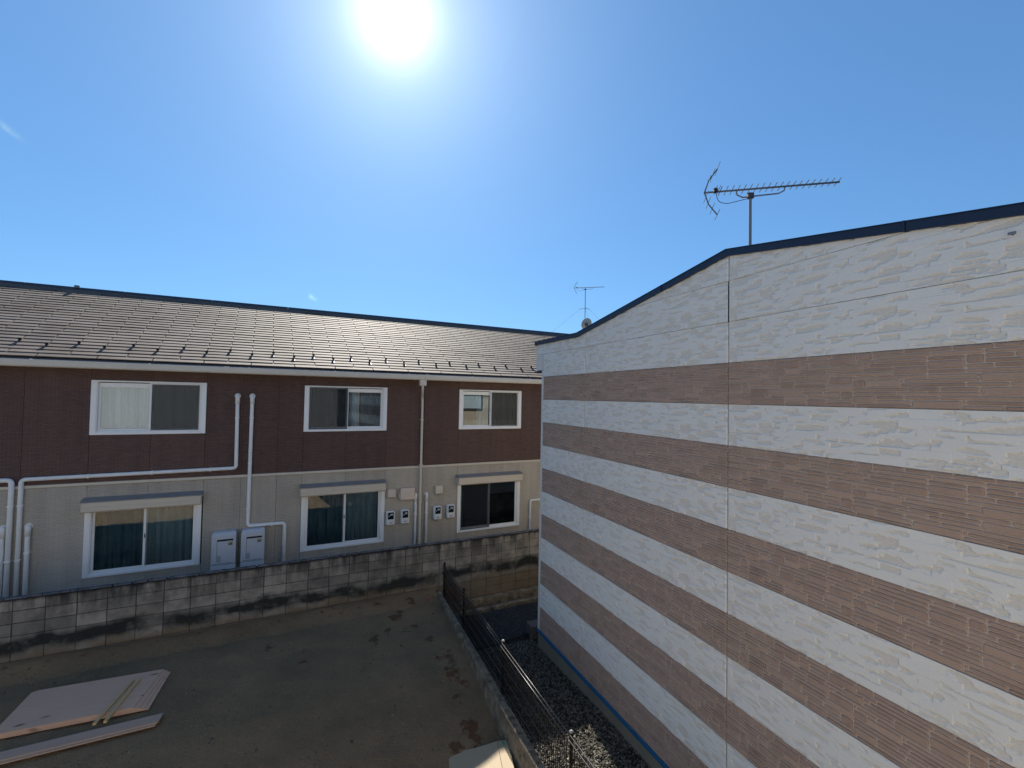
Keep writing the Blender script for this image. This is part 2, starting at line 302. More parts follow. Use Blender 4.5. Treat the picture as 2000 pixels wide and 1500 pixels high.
M = dict(
 upper=brick_siding('dark brown siding', (.140, .084, .068), (.110, .068, .057), (.080, .051, .045), .11, .033, .25),
 lower=brick_siding('grey beige siding', (.46, .415, .345), (.43, .385, .32), (.36, .325, .27), .14, .033, .2),
 white=mat('white aluminium', (.82, .82, .80), .35, spec=.5, noise_=.12, nscale=3, col2=(.5, .5, .48)),
 pvc=mat('white pvc', (.80, .80, .78), .42, spec=.5, noise_=.25, nscale=5, col2=(.45, .45, .43)),
 cream=mat('cream gutter plastic', (.62, .56, .46), .5, spec=.4, noise_=.25, nscale=3, col2=(.36, .33, .28)),
 shutter=mat('beige shutter box', (.60, .53, .43), .5, noise_=.1, nscale=4),
 shuttop=mat('grey dusty shutter top', (.27, .26, .25), .55, noise_=.3, nscale=6),
 dark=mat('black rubber', (.015, .015, .018), .6),
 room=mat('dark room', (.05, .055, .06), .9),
 roof=roof_mat(),
 deck=mat('roof underlay', (.03, .028, .027), .9),
 ridge=mat('dark ridge metal', (.055, .055, .062), .38, metal=.3, spec=.6, noise_=.3, nscale=3),
 guard=mat('black snow guard steel', (.02, .02, .024), .45, spec=.5),
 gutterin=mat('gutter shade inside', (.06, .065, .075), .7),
 glass=glass('window glass', (.78, .85, .88)),
 glassd=glass('dark window glass', (.55, .62, .66)),
 screen=screen_mat(),
 curtw=mat('pale curtain', (.80, .84, .84), .9, noise_=.15, nscale=9),
 curtg=mat('blue green curtain', (.16, .245, .29), .9, noise_=.4, nscale=6),
 curtm=mat('light grey blue curtain', (.42, .50, .53), .9, noise_=.3, nscale=5),
 wback=mat('siding sealant', (.10, .10, .105), .8),
 wpanel=mat('white stone siding', (.76, .74, .68), .85, spec=.2, tone2=(.66, .61, .52), noise_=.35, nscale=.7, col2=(.66, .645, .60), bump=.5, bscale=90, bdist=.004, grain=.10),
 bboard=mat('pinkish grout board', (.56, .465, .39), .85, spec=.2, noise_=.4, nscale=1.2, col2=(.47, .385, .32), grain=.10),
 stone=mat('moulded brown stone', (.42, .295, .22), .85, spec=.2, tone2=(.31, .21, .155), noise_=.5, nscale=5, col2=(.48, .35, .28), bump=.7, bscale=55, bdist=.006, grain=.14),
 navy=mat('navy metal coping', (.010, .017, .042), .42, metal=.2, spec=.5, noise_=.3, nscale=2, col2=(.016, .022, .036)),
 blue=mat('blue flashing', (.010, .12, .26), .5, noise_=.25, nscale=5),
 conc=mat('foundation concrete', (.27, .24, .165), .85, noise_=.5, nscale=2.5, col2=(.16, .15, .12), bump=.3, bscale=40),
 curb=mat('stained curb concrete', (.27, .225, .155), .9, noise_=1.0, nscale=7, col2=(.055, .045, .034), bump=.8, bscale=45, grain=.25, coords='World', bdist=.015),
 block=block_mat(), mortar=mat('dark mortar', (.035, .035, .035), .95),
 fence=mat('black coated steel', (.006, .006, .007), .4, spec=.35), rail=mat('glossy black wire', (.02, .02, .02), .42, spec=1.0),
 capm=mat('bright post cap', (.35, .35, .34), .3, metal=.7),
 dirt=dirt_mat(),
 gbase=mat('gravel bed', (.025, .025, .023), .95, noise_=.5, nscale=14, bump=1, bscale=60),
 gravel=mat('gravel stones', (.23, .205, .16), .85, tone2=(.014, .017, .015), grain=.2),
 gravelb=mat('blue grey fine gravel', (.10, .115, .13), .85, tone2=(.035, .045, .055), grain=.2),
 step=mat('brown concrete step', (.13, .11, .09), .9, noise_=.3, bump=.5),
 ply=wood_mat('plywood', (.72, .45, .30), (.55, .34, .225), (1.2, 10, 1)),
 plyedge=wood_mat('plywood plank', (.52, .36, .26), (.40, .27, .19), (1.2, 12, 1), False),
 batten=wood_mat('yellow batten wood', (.62, .43, .21), (.50, .34, .16), (14, 1.2, 1), False),
 card=wood_mat('pale board', (.37, .30, .20), (.31, .25, .165), (8, 1, 1), False),
 alu=mat('dull aluminium', (.13, .14, .15), .6, metal=.4, spec=.4),
 steel=mat('galvanised mast', (.20, .21, .22), .55, metal=.4),
 dish=mat('grey dish', (.30, .32, .31), .5), green=mat('green mark', (.02, .30, .14), .6), pink=mat('pink spray mark', (.65, .06, .12), .7),
 heater=mat('pale heater casing', (.56, .585, .62), .4, spec=.5, noise_=.1, nscale=3), label=mat('printed label', (.42, .38, .27), .6), labelg=mat('faded grey label', (.36, .39, .38), .6),
 meterw=mat('white meter shell', (.66, .67, .66), .4), boxb=mat('beige cover', (.62, .52, .43), .5), lcd=mat('meter window', (.012, .016, .024), .15, spec=.6),
 facadev=mat('near house siding', (.44, .43, .41), .8, noise_=.2, nscale=2, bump=.3, bscale=20), facade=mat('sunlit beige siding', (.48, .43, .33), .8, noise_=.2, nscale=2, bump=.3, bscale=20), facade2=mat('tan siding', (.40, .33, .25), .8, noise_=.2, nscale=2, bump=.3, bscale=20),
 far=mat('far plaster', (.55, .54, .5), .9), farroof=mat('far roof tiles', (.08, .09, .10), .6), dk=mat('dark bronze frame', (.05, .05, .055), .45), road=mat('outer ground', (.27, .25, .21), .95, noise_=.4, nscale=.3),
)
# ------------------------------------------------------------------ GROUND
def lot_z(s, d):
    z = np.interp(d, [-20, 4.0, 5.0, 5.6, 6.1, 6.8, 7.7, 8.6, 10.1, 12], [-5.02, -5.0, -4.95, -4.905, -4.85, -4.74, -4.625, -4.575, -4.54, -4.53])
    bank = np.clip((d-10.02)/.5, 0, 1); z = z+bank*bank*(3-2*bank)*.13
    return z
og = MB(); og.add([(-900, -900, -5.12), (900, -900, -5.12), (900, 900, -5.12), (-900, 900, -5.12)], [(0, 1, 2, 3)])
tag(og.build('ground', M['road']), kind='structure')
# dirt lot as a finely modelled sheet (frame R, x up to the curb)
PATCH = [(1.94, 9.12, .20), (2.48, 9.77, .22), (2.96, 10.25, .16), (2.9, 7.6, .30), (2.98, 8.05, .26), (2.88, 8.65, .16), (2.76, 6.39, .26), (2.81, 7.02, .14), (2.45, 6.2, .18), (.2, 9.6, .14), (.7, 8.9, .10), (2.55, 9.2, .14), (2.25, 9.35, .12), (2.75, 9.3, .1), (2.62, 10.0, .13), (3.02, 7.3, .13), (2.35, 8.7, .08)]
def dirt_sheet(x0, x1, y0, y1, st, name):
    xs = np.arange(x0, x1+1e-6, st); ys = np.arange(y0, y1+1e-6, st); X, Y = np.meshgrid(xs, ys)
    c, s_ = math.cos(A2-A1), math.sin(A2-A1); S = X*c-Y*s_; D = X*s_+Y*c
    Z = lot_z(S, D); T = np.zeros_like(Z)
    for ps, pd, pr in PATCH:
        T = np.maximum(T, .66*np.exp(-(((S-ps)/(pr*.8))**2+((D-pd)/(pr*1.25))**2)))
    nzv = np.array([noise.fractal(Vector((a*1.3, b*1.3, 0)), .8, 2.1, 5) for a, b in zip(X.ravel(), Y.ravel())]).reshape(X.shape)
    nz2 = np.array([noise.noise(Vector((a*9, b*9, 3))) for a, b in zip(X.ravel(), Y.ravel())]).reshape(X.shape)
    Z = Z+.018*nzv+.008*nz2+.012*T*(nz2+.4)
    # wheel / string line parallel to the block wall
    Z = Z-.012*np.exp(-((D-10.05-.03*nzv)/.03)**2)
    edge = np.exp(-((D-10.35)/.22)**2); T = np.maximum(T, .30*edge+.12*edge*nzv)
    n = len(xs); idx = np.arange(len(xs)*len(ys)).reshape(X.shape)
    ok = (D < 10.60)
    F = [(int(idx[j, i]), int(idx[j, i+1]), int(idx[j+1, i+1]), int(idx[j+1, i])) for j in range(len(ys)-1) for i in range(n-1) if ok[j, i] or ok[j+1, i]]
    mb = MB(); mb.v = list(zip(X.ravel().tolist(), Y.ravel().tolist(), Z.ravel().tolist())); mb.t = T.ravel().tolist(); mb.f = F
    return mb.build(name, M['dirt'], fr='R', smooth=True)
tag(dirt_sheet(-8.0, 2.64, 3.6, 13.2, .045, 'dirt_lot'), kind='structure')
tag(dirt_sheet(-16.0, 2.64, -3.2, 3.6, .4, 'dirt_lot_foreground'), kind='structure')
# gravel strip
def gz(y): return -4.83-.13*min(max((y-6.5)/2.5, 0), 1)
g_ = MB(); ys = [-4, 3, 6.5, 7.3, 8.2, 9.0, 14]
g_.add([(x, y, gz(y)-.02) for y in ys for x in (2.62, 16)], [(2*i, 2*i+1, 2*i+3, 2*i+2) for i in range(len(ys)-1)])
tag(g_.build('gravel_strip', M['gbase'], fr='R'), kind='structure')
def pebbles(name, n, xr, yr, size, m, label, cat):
    mb = MB(); V = []; F = []; T = []
    ico = [(0, 0, 1), (.89, 0, .45), (.28, .85, .45), (-.72, .53, .45), (-.72, -.53, .45), (.28, -.85, .45), (.5, .5, -.4), (-.5, .5, -.4), (-.5, -.5, -.4), (.5, -.5, -.4)]
    fc = [(0, 1, 2), (0, 2, 3), (0, 3, 4), (0, 4, 5), (0, 5, 1), (1, 6, 2), (2, 7, 3), (3, 8, 4), (4, 9, 5), (5, 9, 1), (1, 9, 6), (2, 6, 7), (3, 7, 8), (4, 8, 9)]
    P = np.array(ico)
    for i in range(n):
        x = random.uniform(*xr); y = random.uniform(*yr); s = size*random.uniform(.55, 1.35)
        R = Matrix.Rotation(random.uniform(0, 6.28), 3, (random.random()+.01, random.random(), random.random()))
        Q = (P*np.array([1, random.uniform(.5, .9), random.uniform(.4, .7)])*s*(1+.25*(rng.random((10, 1))-.5))) @ np.array(R).T
        b = len(V); V += [(x+q[0], y+q[1], gz(y)+s*.15+q[2]+random.uniform(0, .006)) for q in Q]; F += [(a+b, c+b, d+b) for a, c, d in fc]; T += [random.random()**.8]*10
    mb.v, mb.f, mb.t = V, F, T
    return tag(mb.build(name, m, fr='R'), label, cat, kind='stuff')
pebbles('gravel', 15000, (2.74, 4.22), (4.2, 8.93), .0195, M['gravel'], 'loose grey and tan gravel between the mesh fence and the striped wall', 'gravel')
pebbles('fine_gravel', 9000, (2.74, 6.4), (9.0, 10.7), .012, M['gravelb'], 'fine blue grey gravel behind the striped building corner', 'gravel')
ed = MB(); ed.prism([(2.76, 8.88), (4.24, 9.10), (4.24, 9.14), (2.76, 8.92)], 'z', -5.1, -4.915)
tag(ed.build('edging_strip', M['dark'], fr='R', org=(3.5, 9, -5)), 'thin dark edging strip across the gravel from fence to building corner', 'edging')
sb = thing('concrete_step', 'R', (4.42, 9.13, -5), 'small dark concrete step beside the far corner of the striped wall', 'step')
MB().box(4.22, 4.62, 8.98, 9.26, -5.05, -4.73, .012).build('step_block', M['step'], sb)
# ------------------------------------------------------------------ LEFT BUILDING
LB = thing('apartment_building', 'B', (0, 11.4, -4.45), 'two storey apartment block, dark brown above and grey beige below, slate roof', 'building')
SX0, SX1 = -8.4, 12.6
WIN = [(-2.865, 'a'), (.771, 'b'), (4.414, 'c')]; WW = 1.81
ZU = (-.84, .182); ZL = (-3.465, -2.10); TRIM = (-1.765, -1.715)
# solid core behind the panels with window openings
core = MB(); X = [SX0]
for w, _ in WIN: X += [w+.03, w+WW-.03]
X.append(SX1)
for i in range(0, len(X), 2): core.box(X[i], X[i+1], 11.42, 11.56, -4.45, .50)
for w, _ in WIN:
    a, b = w+.03, w+WW-.03
    core.box(a, b, 11.42, 11.56, -4.45, ZL[0]+.02).box(a, b, 11.42, 11.56, ZL[1]+.02, ZU[0]+.02).box(a, b, 11.42, 11.56, ZU[1]-.02, .50)
core.build('wall', M['deck'], LB)
oth = MB(); oth.box(SX0, SX1, 18.06, 18.2, -4.45, .50).box(SX0, SX0+.14, 11.57, 18.05, -4.45, .50).box(SX1-.14, SX1, 11.57, 18.05, -4.45, .50)
for x in (SX0, SX1-.14): oth.prism([(11.57, .503), (18.05, .503), (14.73, 2.14)], 'x', x, x+.14)
oth.build('outer_wall', M['lower'], LB)
joints = [-2.865-.912*k for k in range(6, 0, -1)]+[-2.865, -1.953, -1.05, -.40, .27, .771, 1.676, 2.581, 3.50, 4.414, 5.318, 6.222]+[6.222+.912*k for k in range(1, 8)]
for a, b in zip(joints[:-1], joints[1:]):
    a2, b2 = a+.0028, b-.0028
    w = [q for q, _ in WIN if a >= q-.01 and b <= q+WW+.01]
    for key, (z0, z1), (wz0, wz1) in (('upper', (TRIM[1]+.002, .46), ZU), ('lower', (-4.25, TRIM[0]-.002), ZL)):
        if w:
            MB().box(a2, b2, 11.40, 11.419, z0, wz0+.01).build('siding_panel', M[key], LB)
            MB().box(a2, b2, 11.40, 11.419, wz1-.01, z1).build('siding_panel', M[key], LB)
        else: MB().box(a2, b2, 11.40, 11.419, z0, z1).build('siding_panel', M[key], LB)
MB().box(SX0, SX1, 11.375, 11.43, TRIM[0], TRIM[1], .005).build('belt_trim', M['cream'], LB)
MB().box(SX0, SX1, 11.425, 11.5, -4.45, -4.26).build('foundation', M['conc'], LB)
# windows -----------------------------------------------------
def curtain(x0, x1, z0, z1, y, folds, amp, seed, lean=0):
    mb = MB(); n = 90; rnd = random.Random(seed); ph = [rnd.uniform(0, 6.28) for _ in range(4)]
    rows = 7
    for j in range(rows+1):
        for i in range(n+1):
            u = i/n; v = j/rows
            yy = amp*(math.sin(6.283*folds*u+ph[0]+1.2*math.sin(4*u+ph[1])+lean*v)+.4*math.sin(6.283*folds*2.3*u+ph[2]+v))
            mb.v.append((x0+(x1-x0)*u, y+yy, z0+(z1-z0)*v)); mb.t.append(.5)
    mb.f = [(j*(n+1)+i, j*(n+1)+i+1, (j+1)*(n+1)+i+1, (j+1)*(n+1)+i) for j in range(rows) for i in range(n)]
    return mb
def sash(x0, x1, z0, z1, y, l, r, t, b, th=.028):
    mb = MB(); mb.box(x0, x0+l, y, y+th, z0, z1, .003).box(x1-r, x1, y, y+th, z0, z1, .003)
    mb.box(x0+l, x1-r, y+.001, y+th-.001, z1-t, z1, .003).box(x0+l, x1-r, y+.001, y+th-.001, z0, z0+b, .003); return mb
def window(x0, z0, z1, front, cur, screen, seed):
    """front: which sash is nearer; cur: list of (u0,u1,material,folds); screen: which half has an insect screen"""
    x1 = x0+WW; w = MB()
    tw, bw = (.03, .045)
    w.box(x0, x0+.085, 11.375, 11.45, z0, z1, .004).box(x1-.085, x1, 11.375, 11.45, z0, z1, .004)
    w.box(x0+.085, x1-.085, 11.376, 11.45, z1-tw, z1, .004).box(x0+.085, x1-.085, 11.365, 11.45, z0, z0+bw, .004)
    # inner jamb lips and rail track
    w.box(x0+.086, x0+.098, 11.385, 11.50, z0+bw, z1-tw).box(x1-.098, x1-.086, 11.385, 11.50, z0+bw, z1-tw)
    w.box(x0+.098, x1-.098, 11.39, 11.402, z0+bw, z0+bw+.022).box(x0+.098, x1-.098, 11.425, 11.435, z0+bw, z0+bw+.018)
    W_ = w.build('window', M['white'], LB)
    xm = (x0+x1)/2; hw = .03; yf, yb = 11.405, 11.442
    gl = []
    for side in (0, 1):
        y = yf if side == front else yb
        a = x0+.098 if side == 0 else xm-hw; b = xm+hw if side == 0 else x1-.098
        zt = z1-tw-(.0 if side == front else .015)
        tt = .035 if side == front else .085
        sash(a, b, z0+bw+.012, zt, y, .04, .04, tt, .045).build('sash', M['white'], W_)
        MB().box(a+.038, b-.038, y+.010, y+.016, z0+bw+.05, zt-tt+.004).build('glass_pane', M['glass'], W_)
        if side == front: MB().box((xm-.012 if side == 1 else xm-.005), (xm+.005 if side == 1 else xm+.012), y-.012, y, (z0+z1)/2-.05, (z0+z1)/2+.03, .003).build('latch', M['dark'], W_)
    if screen is not None:
        a = x0+.1 if screen == 0 else xm-.01; b = xm+.01 if screen == 0 else x1-.1
        sash(a, b, z0+bw+.005, z1-tw-.004, 11.383, .018, .018, .02, .022, .012).build('screen_frame', M['white'] if seed % 2 else M['alu'], W_)
        MB().add([(a+.016, 11.389, z0+bw+.02), (b-.016, 11.389, z0+bw+.02), (b-.016, 11.389, z1-tw-.02), (a+.016, 11.389, z1-tw-.02)], [(0, 1, 2, 3)]).build('insect_screen', M['screen'], W_)
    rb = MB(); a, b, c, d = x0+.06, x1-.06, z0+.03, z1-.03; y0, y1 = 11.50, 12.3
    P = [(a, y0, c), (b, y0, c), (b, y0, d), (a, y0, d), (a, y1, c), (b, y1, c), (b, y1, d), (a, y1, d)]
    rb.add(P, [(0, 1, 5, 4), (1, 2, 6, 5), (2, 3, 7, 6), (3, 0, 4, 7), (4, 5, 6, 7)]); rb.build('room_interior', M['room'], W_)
    for k, (u0, u1, mm, folds, lean) in enumerate(cur):
        curtain(a+(b-a)*u0, a+(b-a)*u1, c+.005, d-.005, 11.575+.04*k, folds, .034, seed*7+k, lean).build('curtain', M[mm], W_, smooth=True)
    return W_
window(WIN[0][0], *ZU, 1, [(0, .5, 'curtw', 5, .5), (.5, 1, 'curtm', 4, -.6)], 1, 1)
window(WIN[1][0], *ZU, 0, [(0, .52, 'curtg', 5, .2), (.55, .68, 'curtw', 2, 1.0), (.70, .98, 'curtg', 3, .4)], 0, 2)
window(WIN[2][0], *ZU, 1, [(.3, .52, 'curtm', 3, .3), (.54, .93, 'curtg', 3, .2)], 1, 3)
window(WIN[0][0]-.015, *ZL, 1, [(0, .5, 'curtg', 5, 2.5), (.5, 1, 'curtm', 5, 1.2)], None, 4)
window(WIN[1][0]-.0, *ZL, 0, [(0, .5, 'curtg', 4, .3), (.5, .98, 'curtm', 4, .5)], None, 5)
window(WIN[2][0]+.0, *ZL, 1, [(0, .12, 'curtg', 2, 0)], 0, 6)
# shutter boxes over the lower windows
for w, _ in WIN:
    x0, x1 = w-.03, w+WW-.02
    b_ = MB(); b_.prism([(11.40, -2.24), (11.225, -2.24), (11.20, -2.215), (11.20, -2.150), (11.206, -2.146), (11.206, -2.142), (11.20, -2.138), (11.20, -2.06), (11.22, -2.052), (11.40, -2.052)], 'x', x0, x1)
    bo = b_.build('shutter_box', M['shutter'], LB)
    MB().prism([(11.195, -2.051), (11.195, -2.040), (11.30, -2.012), (11.398, -1.992), (11.398, -2.051)], 'x', x0-.012, x1+.012).build('shutter_box_lid', M['shuttop'], bo)
# roof ----------------------------------------------------------
SLP = .491; CN = 1/math.hypot(1, SLP); SN = SLP*CN; E0, EZ = 11.10, .552; RL = 4.05
def rp(u, h=0): return E0+u*CN-h*SN, EZ+u*SN+h*CN
RX0, RX1 = -8.6, 12.9
dk = MB(); p0 = rp(.0, -.02); p1 = rp(RL+.02, -.02); pb = (2*14.73-p0[0], p0[1])
dk.prism([p0, (14.73, p1[1]), pb, (pb[0], pb[1]-.05), (14.73, p1[1]-.08), (p0[0]+.02, p0[1]-.05)], 'x', RX0, RX1)
RF = dk.build('roof', M['deck'], LB)
bs = MB(); bs.add([(RX0, 14.731, p1[1]+.03), (RX1, 14.731, p1[1]+.03), (RX1, pb[0], pb[1]+.03), (RX0, pb[0], pb[1]+.03)], [(0, 1, 2, 3)]); bs.build('rear_slates', M['roof'], RF); 
SWD = .82; ROWS = 25; EXP = .162
def slate_geo(mb, s0, s1, u0, tone=.5, org=(0, 0, 0)):
    L_ = EXP+.035
    y0, z0 = rp(u0, .020); y1, z1 = rp(u0+L_, .004); y0b, z0b = rp(u0, .003); y1b, z1b = rp(u0+L_, .0)
    a, b = s0+.008, s1-.008
    V = [(a, y0, z0), (b, y0, z0), (b, y1, z1), (a, y1, z1), (a, y0b, z0b), (b, y0b, z0b), (b, y1b, z1b), (a, y1b, z1b)]
    mb.add([(x-org[0], y-org[1], z-org[2]) for x, y, z in V], [(0, 1, 2, 3), (4, 5, 1, 0), (1, 5, 6, 2), (4, 0, 3, 7)], tone)
lst = []
for k in range(ROWS):
    ph = -.277+(.41 if k % 2 else 0); n0 = math.floor((RX0-ph)/SWD)
    u0 = k*EXP
    for n in range(n0, n0+30):
        a, b = ph+n*SWD, ph+(n+1)*SWD
        a, b = max(a, RX0), min(b, RX1)
        if b-a < .05: continue
        y, z = rp(u0); P = fw('B', (a+b)/2, y, z-CZ); full = (b-a) > SWD-.001
        vis = abs(P.x/P.y) < 1.12
        lst.append(((0 if vis and full else 1), P.y, a, b, k))
lst.sort(key=lambda q: (q[0], q[1]))
smesh = MB(); slate_geo(smesh, 0, SWD, 0); so_ = None
rest = MB()
for i, (_, _, a, b, k) in enumerate(lst):
    if i < 298:
        if so_ is None:
            so_ = smesh.build('slate', M['roof'], RF); so_.location = (a, rp(k*EXP)[0]-rp(0)[0], rp(k*EXP)[1]-rp(0)[1]); continue
        y, z = rp(k*EXP)[0]-rp(0)[0], rp(k*EXP)[1]-rp(0)[1]
        share(so_, RF, (a, y+random.uniform(-.002, .002), z+random.uniform(0, .003)))
    else: slate_geo(rest, a, b, k*EXP)
tag(rest.build('upper_slates', M['roof'], RF), kind='stuff')
rc = MB(); yr, zr = rp(RL-.05, .02)
for n, x in enumerate(np.arange(RX0, RX1, 1.82)):
    x1 = min(x+1.815, RX1)
    rc.prism([(yr, zr-.02), (yr, zr+.028), (14.73, 2.432), (2*14.73-yr, zr+.028), (2*14.73-yr, zr-.02)], 'x', x, x1)
rc.build('ridge_cap', M['ridge'], RF)
rh = MB(); rh.tube([(-4.05, 14.73, 2.41), (-4.05, 14.73, 2.47)], .05, 8); rh.build('ridge_vent', M['alu'], RF)
# snow guards
sgm = None
for k in (2, 3):
    ph = -.277+(.41 if k % 2 else 0)
    for n in range(-9, 15):
        s = ph+n*SWD
        if s < RX0+.1 or s > RX1-.1: continue
        if sgm is None:
            mb = MB(); 
            y0, z0 = rp(.0, .022); y1, z1 = rp(.20, .024); yb, zb = rp(.196, .070); yc, zc = rp(.15, .07)
            mb.prism([(y0, z0), (y1, z1), (y1, z1+.004), (y0, z0+.004)], 'x', -.014, .014)
            mb.prism([(y1, z1), (yb, zb), (yb-.006, zb), (y1-.008, z1)], 'x', -.026, .026)
            mb.prism([rp(.10, .026), rp(.19, .026), rp(.19, .065)], 'x', -.004, .004)
            sgm = mb.build('snow_guard', M['guard'], RF); sgm.location = (s, rp(k*EXP)[0]-rp(0)[0], rp(k*EXP)[1]-rp(0)[1])
        else: share(sgm, RF, (s, rp(k*EXP)[0]-rp(0)[0], rp(k*EXP)[1]-rp(0)[1]))
# gutter: front wall, floor, back, hangers
gt = MB(); gt.prism([(10.985, .385), (10.975, .40), (10.970, .495), (10.978, .505), (10.988, .505), (10.986, .49), (10.992, .405), (11.10, .40), (11.10, .50), (11.115, .50), (11.115, .385)], 'x', RX0, RX1)
GT = gt.build('gutter', M['cream'], LB)
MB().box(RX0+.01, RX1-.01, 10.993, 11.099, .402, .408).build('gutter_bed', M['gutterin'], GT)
MB().box(RX0, RX1, 11.117, 11.14, .38, .52).build('fascia', M['cream'], LB)
MB().box(RX0, RX1, 11.088, 11.094, .455, .535).build('drip_edge', M['navy'], LB)
MB().box(RX0, RX1, 11.141, 11.42, .462, .474).build('soffit', M['cream'], LB)
hg = MB()
for x in np.arange(-.30-.82*10, RX1, 1.64): hg.box(x-.012, x+.012, 10.97, 11.12, .498, .51)
hg.build('gutter_bracket', M['white'], GT)
jn = MB()
for x in (-4.3, -.7, 3.43, 7.1): jn.prism([(10.982, .38), (10.966, .397), (10.962, .50), (10.968, .512), (10.99, .512), (10.97, .40)], 'x', x-.05, x+.05)
jn.build('gutter_joint', M['cream'], GT)
dp = MB(); dp.box(3.26, 3.42, 10.99, 11.10, .24, .384, .01); dp.tube(rpath([(3.34, 11.045, .30), (3.345, 11.06, .12), (3.42, 11.33, -.02), (3.43, 11.335, -.2), (3.43, 11.335, -4.4)], .08), .03, 12)
dp.build('downpipe', M['cream'], LB, smooth=False)
for z in (-.6, -1.7, -2.6, -3.5): MB().box(3.392, 3.468, 11.30, 11.40, z, z+.02).build('pipe_clip', M['cream'], LB)
# pipes on the wall ---------------------------------------------
def wpipe(pts, r, label, group, name='duct_pipe', cat='pipe', cap=None):
    x, z = pts[0]; o = thing(name, 'B', (pts[-1][0], 11.33, -4.4), label, cat, group)
    P = [(a, 11.40-r-.012, b) for a, b in pts]
    if cap == 'elbow': P = [(P[0][0], 11.405, P[0][2])]+[(P[0][0], 11.40-r-.012, P[0][2])]+P[1:]
    m = MB(); m.tube(rpath(P, r*1.9, 6), r, 14); m.build('pipe', M['pvc'], o, smooth=True)
    if cap == 'elbow':
        x, y, z = P[1]; k = MB(); k.tube(rpath([(x, 11.403, z), (x, y, z), (x, y, z-.16)], r*1.6, 6), r*1.18, 14); k.build('elbow', M['pvc'], o, smooth=True)
        q = MB(); q.tube([(x, 11.38, z), (x, 11.401, z)], r*1.55, 14); q.build('wall_flange', M['pvc'], o)
    for (xa, za), (xb, zb) in zip(pts[:-1], pts[1:]):
        L_ = math.hypot(xb-xa, zb-za)
        for t in np.arange(.45, L_-.2, .95):
            u = t/L_; cx_, cz_ = xa+(xb-xa)*u, za+(zb-za)*u
            c = MB()
            if abs(xb-xa) < .1: c.box(cx_-r-.002, cx_+r+.002, 11.40-2*r-.015, 11.40, cz_-.012, cz_+.012)
            else: c.box(cx_-.012, cx_+.012, 11.40-2*r-.015, 11.40, cz_-r-.002, cz_+r+.002)
            c.build('pipe_clip', M['pvc'], o)
    return o
GP = 'white pipes fixed to the apartment wall'
wpipe([(-.506, -.075), (-.492, -1.565), (-3.745, -1.60), (-3.745, -4.4)], .036, 'white pipe turning left above the belt trim and dropping beside the leftmost lower window', GP, cap='elbow')
wpipe([(-7.6, -1.60), (-3.865, -1.60), (-3.875, -4.4)], .04, 'white pipe coming from the left edge and turning down beside its twin', GP)
wpipe([(-3.955, -2.43), (-3.955, -4.4)], .036, 'short capped white pipe at the far left edge of the wall', GP, cap='elbow')
wpipe([(-3.63, -2.43), (-3.63, -4.4)], .036, 'short capped white pipe just right of the tall pair', GP, cap='elbow')
wpipe([(-.238, -.075), (-.245, -2.775), (.452, -2.79), (.452, -4.4)], .036, 'white pipe stepping right above the two water heaters', GP, cap='elbow')
wpipe([(3.325, -2.42), (3.325, -4.4)], .03, 'short white pipe just left of the cream downpipe', GP, cap='elbow')
wpipe([(3.60, -2.42), (3.60, -4.4)], .03, 'short white pipe just right of the cream downpipe', GP, cap='elbow')
wpipe([(8.2, -2.80), (6.545, -2.82), (6.53, -4.4)], .03, 'white pipe bending down at the right end of the lower wall', GP)
# vent covers, box, meters, heaters
for x0, lb in ((2.64, 'small square beige vent cover left of the cream downpipe'), (3.815, 'small square beige vent cover right of the cream downpipe')):
    v = thing('vent_cover', 'B', (x0+.1, 11.4, -2.43), lb, 'vent cover', 'square vent covers')
    MB().box(x0, x0+.19, 11.32, 11.399, -2.43, -2.235, .01).build('cover', M['cream'], v)
    MB().box(x0+.03, x0+.16, 11.35, 11.37, -2.44, -2.431).build('vent_slot', M['dark'], v)
jb = thing('junction_box', 'B', (3.11, 11.4, -2.52), 'wide peach coloured box on the wall beside the cream downpipe', 'box')
MB().box(2.935, 3.285, 11.285, 11.399, -2.51, -2.225, .012).build('cover', M['boxb'], jb)
MB().box(2.91, 2.934, 11.32, 11.37, -2.44, -2.36, .004).build('hinge', M['boxb'], jb)
MB().box(2.97, 3.04, 11.282, 11.2848, -2.495, -2.475).build('rating_label', M['labelg'], jb)
for x0, zt, lb in ((2.612, -2.745, 'leftmost of the four white meters, next to the middle lower window'), (2.962, -2.742, 'white meter below the peach coloured box'), (3.775, -2.728, 'white meter below the vent cover right of the downpipe'), (4.118, -2.722, 'rightmost white meter, touching the right lower window')):
    q = thing('wall_meter', 'B', (x0+.1, 11.4, zt-.33), lb, 'meter', 'white meters on the lower wall')
    MB().box(x0, x0+.205, 11.29, 11.399, zt-.33, zt, .02).build('meter_case', M['meterw'], q)
    MB().box(x0+.035, x0+.17, 11.284, 11.2905, zt-.185, zt-.025, .002).build('meter_window', M['lcd'], q)
    MB().box(x0+.085, x0+.15, 11.281, 11.2835, zt-.10, zt-.055).build('display', M['labelg'], q)
    MB().box(x0+.055, x0+.07, 11.281, 11.2835, zt-.12, zt-.10).build('sensor', M['white'], q)
    MB().box(x0+.07, x0+.135, 11.287, 11.2895, zt-.275, zt-.262).build('print', M['dk'], q)
